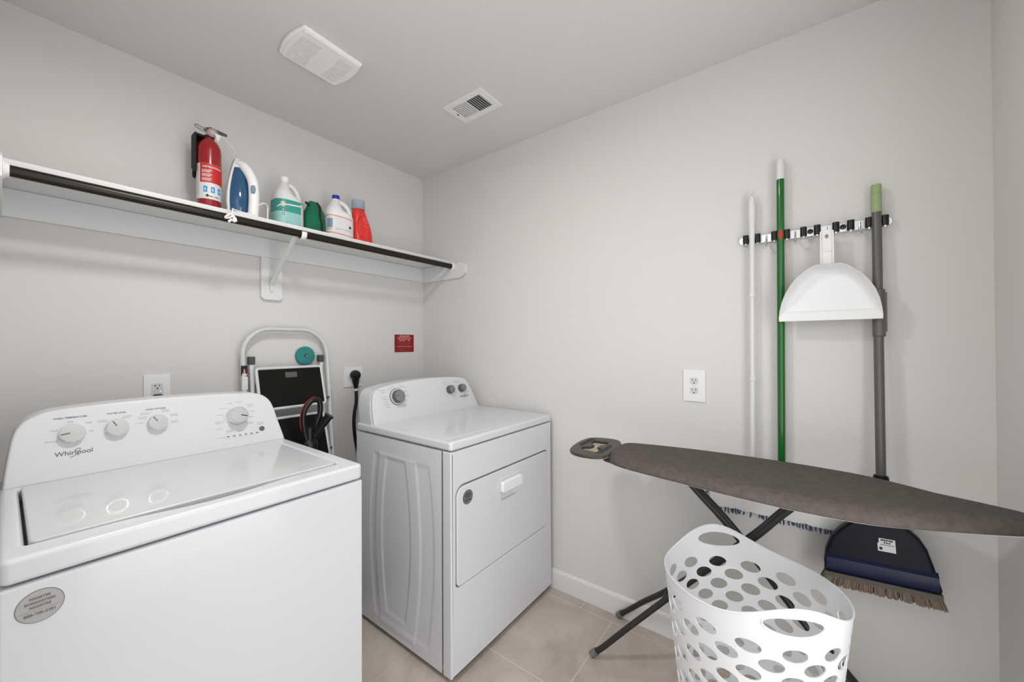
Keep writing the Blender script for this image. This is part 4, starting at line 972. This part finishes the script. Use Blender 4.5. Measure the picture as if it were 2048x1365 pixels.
# ------------------------------------------------------------------ ironing board
ib = thing('ironing_board', 'long charcoal ironing board with an iron rest standing along the right wall', 'ironing board', (-.28, -2.05, 0))
plan = [(-.152, -1.512), (-.112, -1.620), (-.082, -1.796), (-.072, -1.95), (-.072, -2.1164), (-.098, -2.295), (-.180, -2.448), (-.235, -2.535), (-.275, -2.570), (-.322, -2.550), (-.405, -2.409), (-.468, -2.259), (-.4800, -2.097), (-.468, -1.95), (-.448, -1.817), (-.430, -1.700), (-.402, -1.575), (-.345, -1.500), (-.250, -1.488)]
pl_ = [Vector((p[0], p[1], 0)) for p in catmull([(a, b, 0) for a, b in plan], 8)]
cen = Vector((-.29, -2.05, 0))
def inset(d):
    out = []; m = len(pl_)
    for i, p in enumerate(pl_):
        t = (pl_[(i+1) % m]-pl_[i-1]).normalized(); nrm = Vector((t.y, -t.x, 0))
        if nrm.dot(cen-p) < 0: nrm = -nrm
        out.append(p+nrm*d*max(.12, min(1, (p.y+2.575)/.14)))
    return out
rg = []
for d, z in ((.016, .8370), (.006, .8360), (.001, .8390), (0, .8450), (.002, .8530), (.007, .8600), (.014, .8660), (.024, .8705), (.036, .8735), (.050, .8748)):
    rg.append([p+Vector((0, 0, z)) for p in inset(d)])
part('cover', G().rings(rg, True, True), 'cover', ib, angle=70, label='charcoal woven fabric cover')
part('pan', plate([(p.x, p.y) for p in inset(.013)], .005, FZ(0, 0, .8325), bev=.001), 'plastic', ib, label='white edge below the cover')
# legs: two rails, each a pair of tubes that splays into two feet
def leg(ftop, ypts, name='leg'):
    """ypts: list of (x centre, half gap, y, z) from top to foot"""
    lg = None
    for s in (-1, 1):
        pts = [(x+s*h, y, z) for x, h, y, z in ypts]
        p = part(name, G().tube(catmull(pts, 6, False), .0115, 12), 'charcoal', ib)
        e = Vector(pts[-1]); d = (e-Vector(pts[-2])).normalized()
        part('foot_cap', G().cyl(e-d*.012, e+d*.018, .0140, n=16), 'toe', p, label='grey foot cap')
        if lg is None: lg = p
    return lg
A_ = leg(0, [(-.185, .019, -2.172, .833), (-.185, .019, -2.075, .727), (-.185, .019, -1.981, .611), (-.183, .022, -1.82, .436), (-.170, .050, -1.675, .275), (-.166, .100, -1.555, .150), (-.165, .132, -1.470, .058), (-.165, .140, -1.4330, .022)])
B_ = leg(0, [(-.187, .0145, -1.712, .833), (-.187, .0145, -1.80, .742), (-.187, .0145, -1.91, .634), (-.187, .0145, -2.05, .470), (-.185, .016, -2.20, .285), (-.180, .045, -2.32, .140), (-.175, .095, -2.41, .045), (-.175, .115, -2.4400, .022)])
for yy, zz in (((-2.168, -2.05, -1.95), (.829, .697, .574)),): part('leg_rail', G().tube([(-.185, yy[0], zz[0]), (-.185, yy[1], zz[1]), (-.185, yy[2], zz[2])], .026, 4, flat=.35, upref=(1, 0, 0)), 'charcoal', ib)
part('leg_rail', G().tube([(-.187, -1.715, .829), (-.187, -1.80, .742), (-.187, -1.93, .610)], .022, 4, flat=.35, upref=(1, 0, 0)), 'charcoal', ib)
part('pivot_bolt', G().cyl((-.225, -1.968, .595), (-.145, -1.968, .595), .007, n=14), 'charcoal', ib)
part('cross_brace', G().cyl((-.225, -1.675, .272), (-.115, -1.675, .272), .007, n=12), 'charcoal', ib)
# iron rest at the wide end
ro = [(-.4080, -1.378), (-.3000, -1.352), (-.1950, -1.354), (-.1560, -1.395), (-.1480, -1.470), (-.2000, -1.510), (-.3000, -1.522), (-.3980, -1.530), (-.4400, -1.500), (-.4460, -1.430)]
ro = [(p[0], p[1]) for p in catmull([(a, b, 0) for a, b in ro], 5)]
ri = [(-.372, -1.408), (-.330, -1.403), (-.318, -1.425), (-.285, -1.428), (-.262, -1.398), (-.215, -1.396), (-.213, -1.460), (-.255, -1.468), (-.275, -1.450), (-.310, -1.452), (-.330, -1.480), (-.378, -1.478)]
rest = part('iron_rest', plate(ro, .010, FZ(0, 0, .862), holes=[ri], bev=.0035, seg=3), 'rest', ib, label='dark grey iron rest')
part('rest_plate', plate([(a*.97-.0088, b*.97-.0431) for a, b in ro], .002, FZ(0, 0, .8585)), 'beige', rest)
for k in range(3):
    part('rest_ridge', G().tube([(-.395+.006*k, -1.487-.007*k, .8725), (-.255-.006*k, -1.483-.007*k, .8725)], .002, 6), 'rest', rest)
    part('rest_ridge', G().tube([(-.325+.006*k, -1.388+.007*k, .8725), (-.190-.004*k, -1.388+.007*k, .8725)], .002, 6), 'rest', rest)
part('rest_arm', G().tube(catmull([(-.36, -1.49, .860), (-.385, -1.515, .850), (-.375, -1.545, .842), (-.35, -1.60, .841)], 5, False), .005, 8), 'charcoal', ib)
part('rest_arm', G().tube(catmull([(-.20, -1.47, .860), (-.20, -1.515, .850), (-.21, -1.545, .842), (-.22, -1.60, .841)], 5, False), .005, 8), 'charcoal', ib)

# ------------------------------------------------------------------ laundry basket
BC = Vector((-.4564, -1.9961, 0)); BA, BB, BROT, BZL, BZH, BPW, BPH, BK = .2323, .2081, -1.4599, .6008, .66, 7.35, .445, .45
lb_ = thing('laundry_basket', 'tall round white plastic laundry basket with oval holes and two raised handles', 'laundry basket', (BC.x, BC.y, 0))
def bpt(t, z, off=0.):
    s = 1-BK*(.62-z)*(1 if z > .25 else 1)
    u = (BA*s+off)*math.cos(t); v = (BB*s+off)*math.sin(t)
    return Vector((BC.x+u*math.cos(BROT)-v*math.sin(BROT), BC.y+u*math.sin(BROT)+v*math.cos(BROT), z))
def rimz(t): return BZL+(BZH-BZL)*abs(math.sin(t-BPH))**BPW
RR = .22
def loop_pts(c, rx, rz, n): return [(c[0]+rx*math.cos(2*PI*k/n), c[1]+rz*math.sin(2*PI*k/n)) for k in range(n)]
holes = []
for t0 in (113, 293): holes.append(loop_pts((math.radians(t0), .6135), .066/RR, .0235, 36))
NH = 14; dth = 2*PI/NH
for row in range(14):
    z = .540-.0358*row
    for k in range(NH):
        t = (math.radians(114 if row % 2 == 0 else 101.2)+k*dth) % (2*PI)
        holes.append(loop_pts((t, z), .0285/RR, .0170, 22))
# work on an unrolled sheet with a margin either side of the seam
T0 = math.radians(0.)
verts2 = []; edges = []; loops = []
def wrapc(h):
    res = [h]; c = sum(p[0] for p in h)/len(h)
    if c < .6: res.append([(p[0]+2*PI, p[1]) for p in h])
    if c > 2*PI-.6: res.append([(p[0]-2*PI, p[1]) for p in h])
    return res
allh = [q for h in holes for q in wrapc(h)]
seam = math.radians(3.0)
def seamx(z): return 0.
def inside(p, h):
    cx = sum(q[0] for q in h)/len(h); cz = sum(q[1] for q in h)/len(h)
    rx = max(q[0] for q in h)-cx; rz = max(q[1] for q in h)-cz
    return ((p[0]-cx)/rx)**2+((p[1]-cz)/rz)**2
NT = 144; bz = .012
# the sheet spans a bit more than one turn; overlap is cut back to exactly one turn afterwards through periodic points
pts2 = []; 
for h in allh: 
    if max(q[0] for q in h) < -.4 or min(q[0] for q in h) > 2*PI+.4: continue
    loops.append(h)
for h in loops:
    n0 = len(pts2); pts2 += h; edges += [(n0+i, n0+(i+1) % len(h)) for i in range(len(h))]
lo, hi = -.5, 2*PI+.5
nE = int((hi-lo)/(2*PI/NT))
n0 = len(pts2)
top = [(lo+(hi-lo)*i/nE, rimz(lo+(hi-lo)*i/nE)) for i in range(nE+1)]
bot = [(lo+(hi-lo)*i/nE, bz) for i in range(nE+1)]
pts2 += top; edges += [(n0+i, n0+i+1) for i in range(nE)]
n1 = len(pts2); pts2 += bot; edges += [(n1+i, n1+i+1) for i in range(nE)]
edges += [(n0, n1), (n0+nE, n1+nE)]
for i in range(1, nE):
    t = lo+(hi-lo)*i/nE
    z = bz+.012
    while z < rimz(t)-.007:
        if all(inside((t, z), h) > 1.25 for h in loops if abs(h[0][0]-t) < .8 and abs(h[0][1]-z) < .06): pts2.append((t, z))
        z += .012
res = delaunay_2d_cdt([Vector(p) for p in pts2], edges, [], 1, 1e-6)
rv, rf = res[0], res[2]
keep = []
for f in rf:
    c = [sum(rv[i].x for i in f)/len(f), sum(rv[i].y for i in f)/len(f)]
    if any(inside(c, h) < .985 for h in loops if abs(h[0][0]-c[0]) < .8 and abs(h[0][1]-c[1]) < .08): continue
    if c[0] < 0 or c[0] >= 2*PI: continue
    keep.append(tuple(f))
g = G(); g.add([bpt(v.x, v.y) for v in rv], keep)
bm = bmesh.new(); vs = [bm.verts.new(v) for v in g.v]
for f in g.f:
    try: bm.faces.new([vs[i] for i in f])
    except ValueError: pass
bmesh.ops.remove_doubles(bm, verts=bm.verts, dist=.0006)
bmesh.ops.delete(bm, geom=[v for v in bm.verts if not v.link_faces], context='VERTS')
bmesh.ops.recalc_face_normals(bm, faces=bm.faces)
me = fin(bm, 'basket_wall', 50)
wallo = part('basket_wall', me, 'basket', lb_, weighted=False)
so = wallo.modifiers.new('solid', 'SOLIDIFY'); so.thickness = .0028; so.offset = 0
part('rim', G().tube([bpt(2*PI*k/160, rimz(2*PI*k/160), .0003) for k in range(160)], .0026, 8, closed=True), 'basket', lb_)
part('base', G().rings([[bpt(2*PI*k/64, z, o) for k in range(64)] for z, o in ((.003, -.01), (.006, 0), (.014, .0008))]), 'basket', lb_)
for t0 in (113, 293):
    hp_ = loop_pts((math.radians(t0), .6135), .0675/RR, .0245, 40)
    part('handle', G().tube([bpt(a, b, .0008) for a, b in hp_], .0026, 8, closed=True), 'basket', lb_)
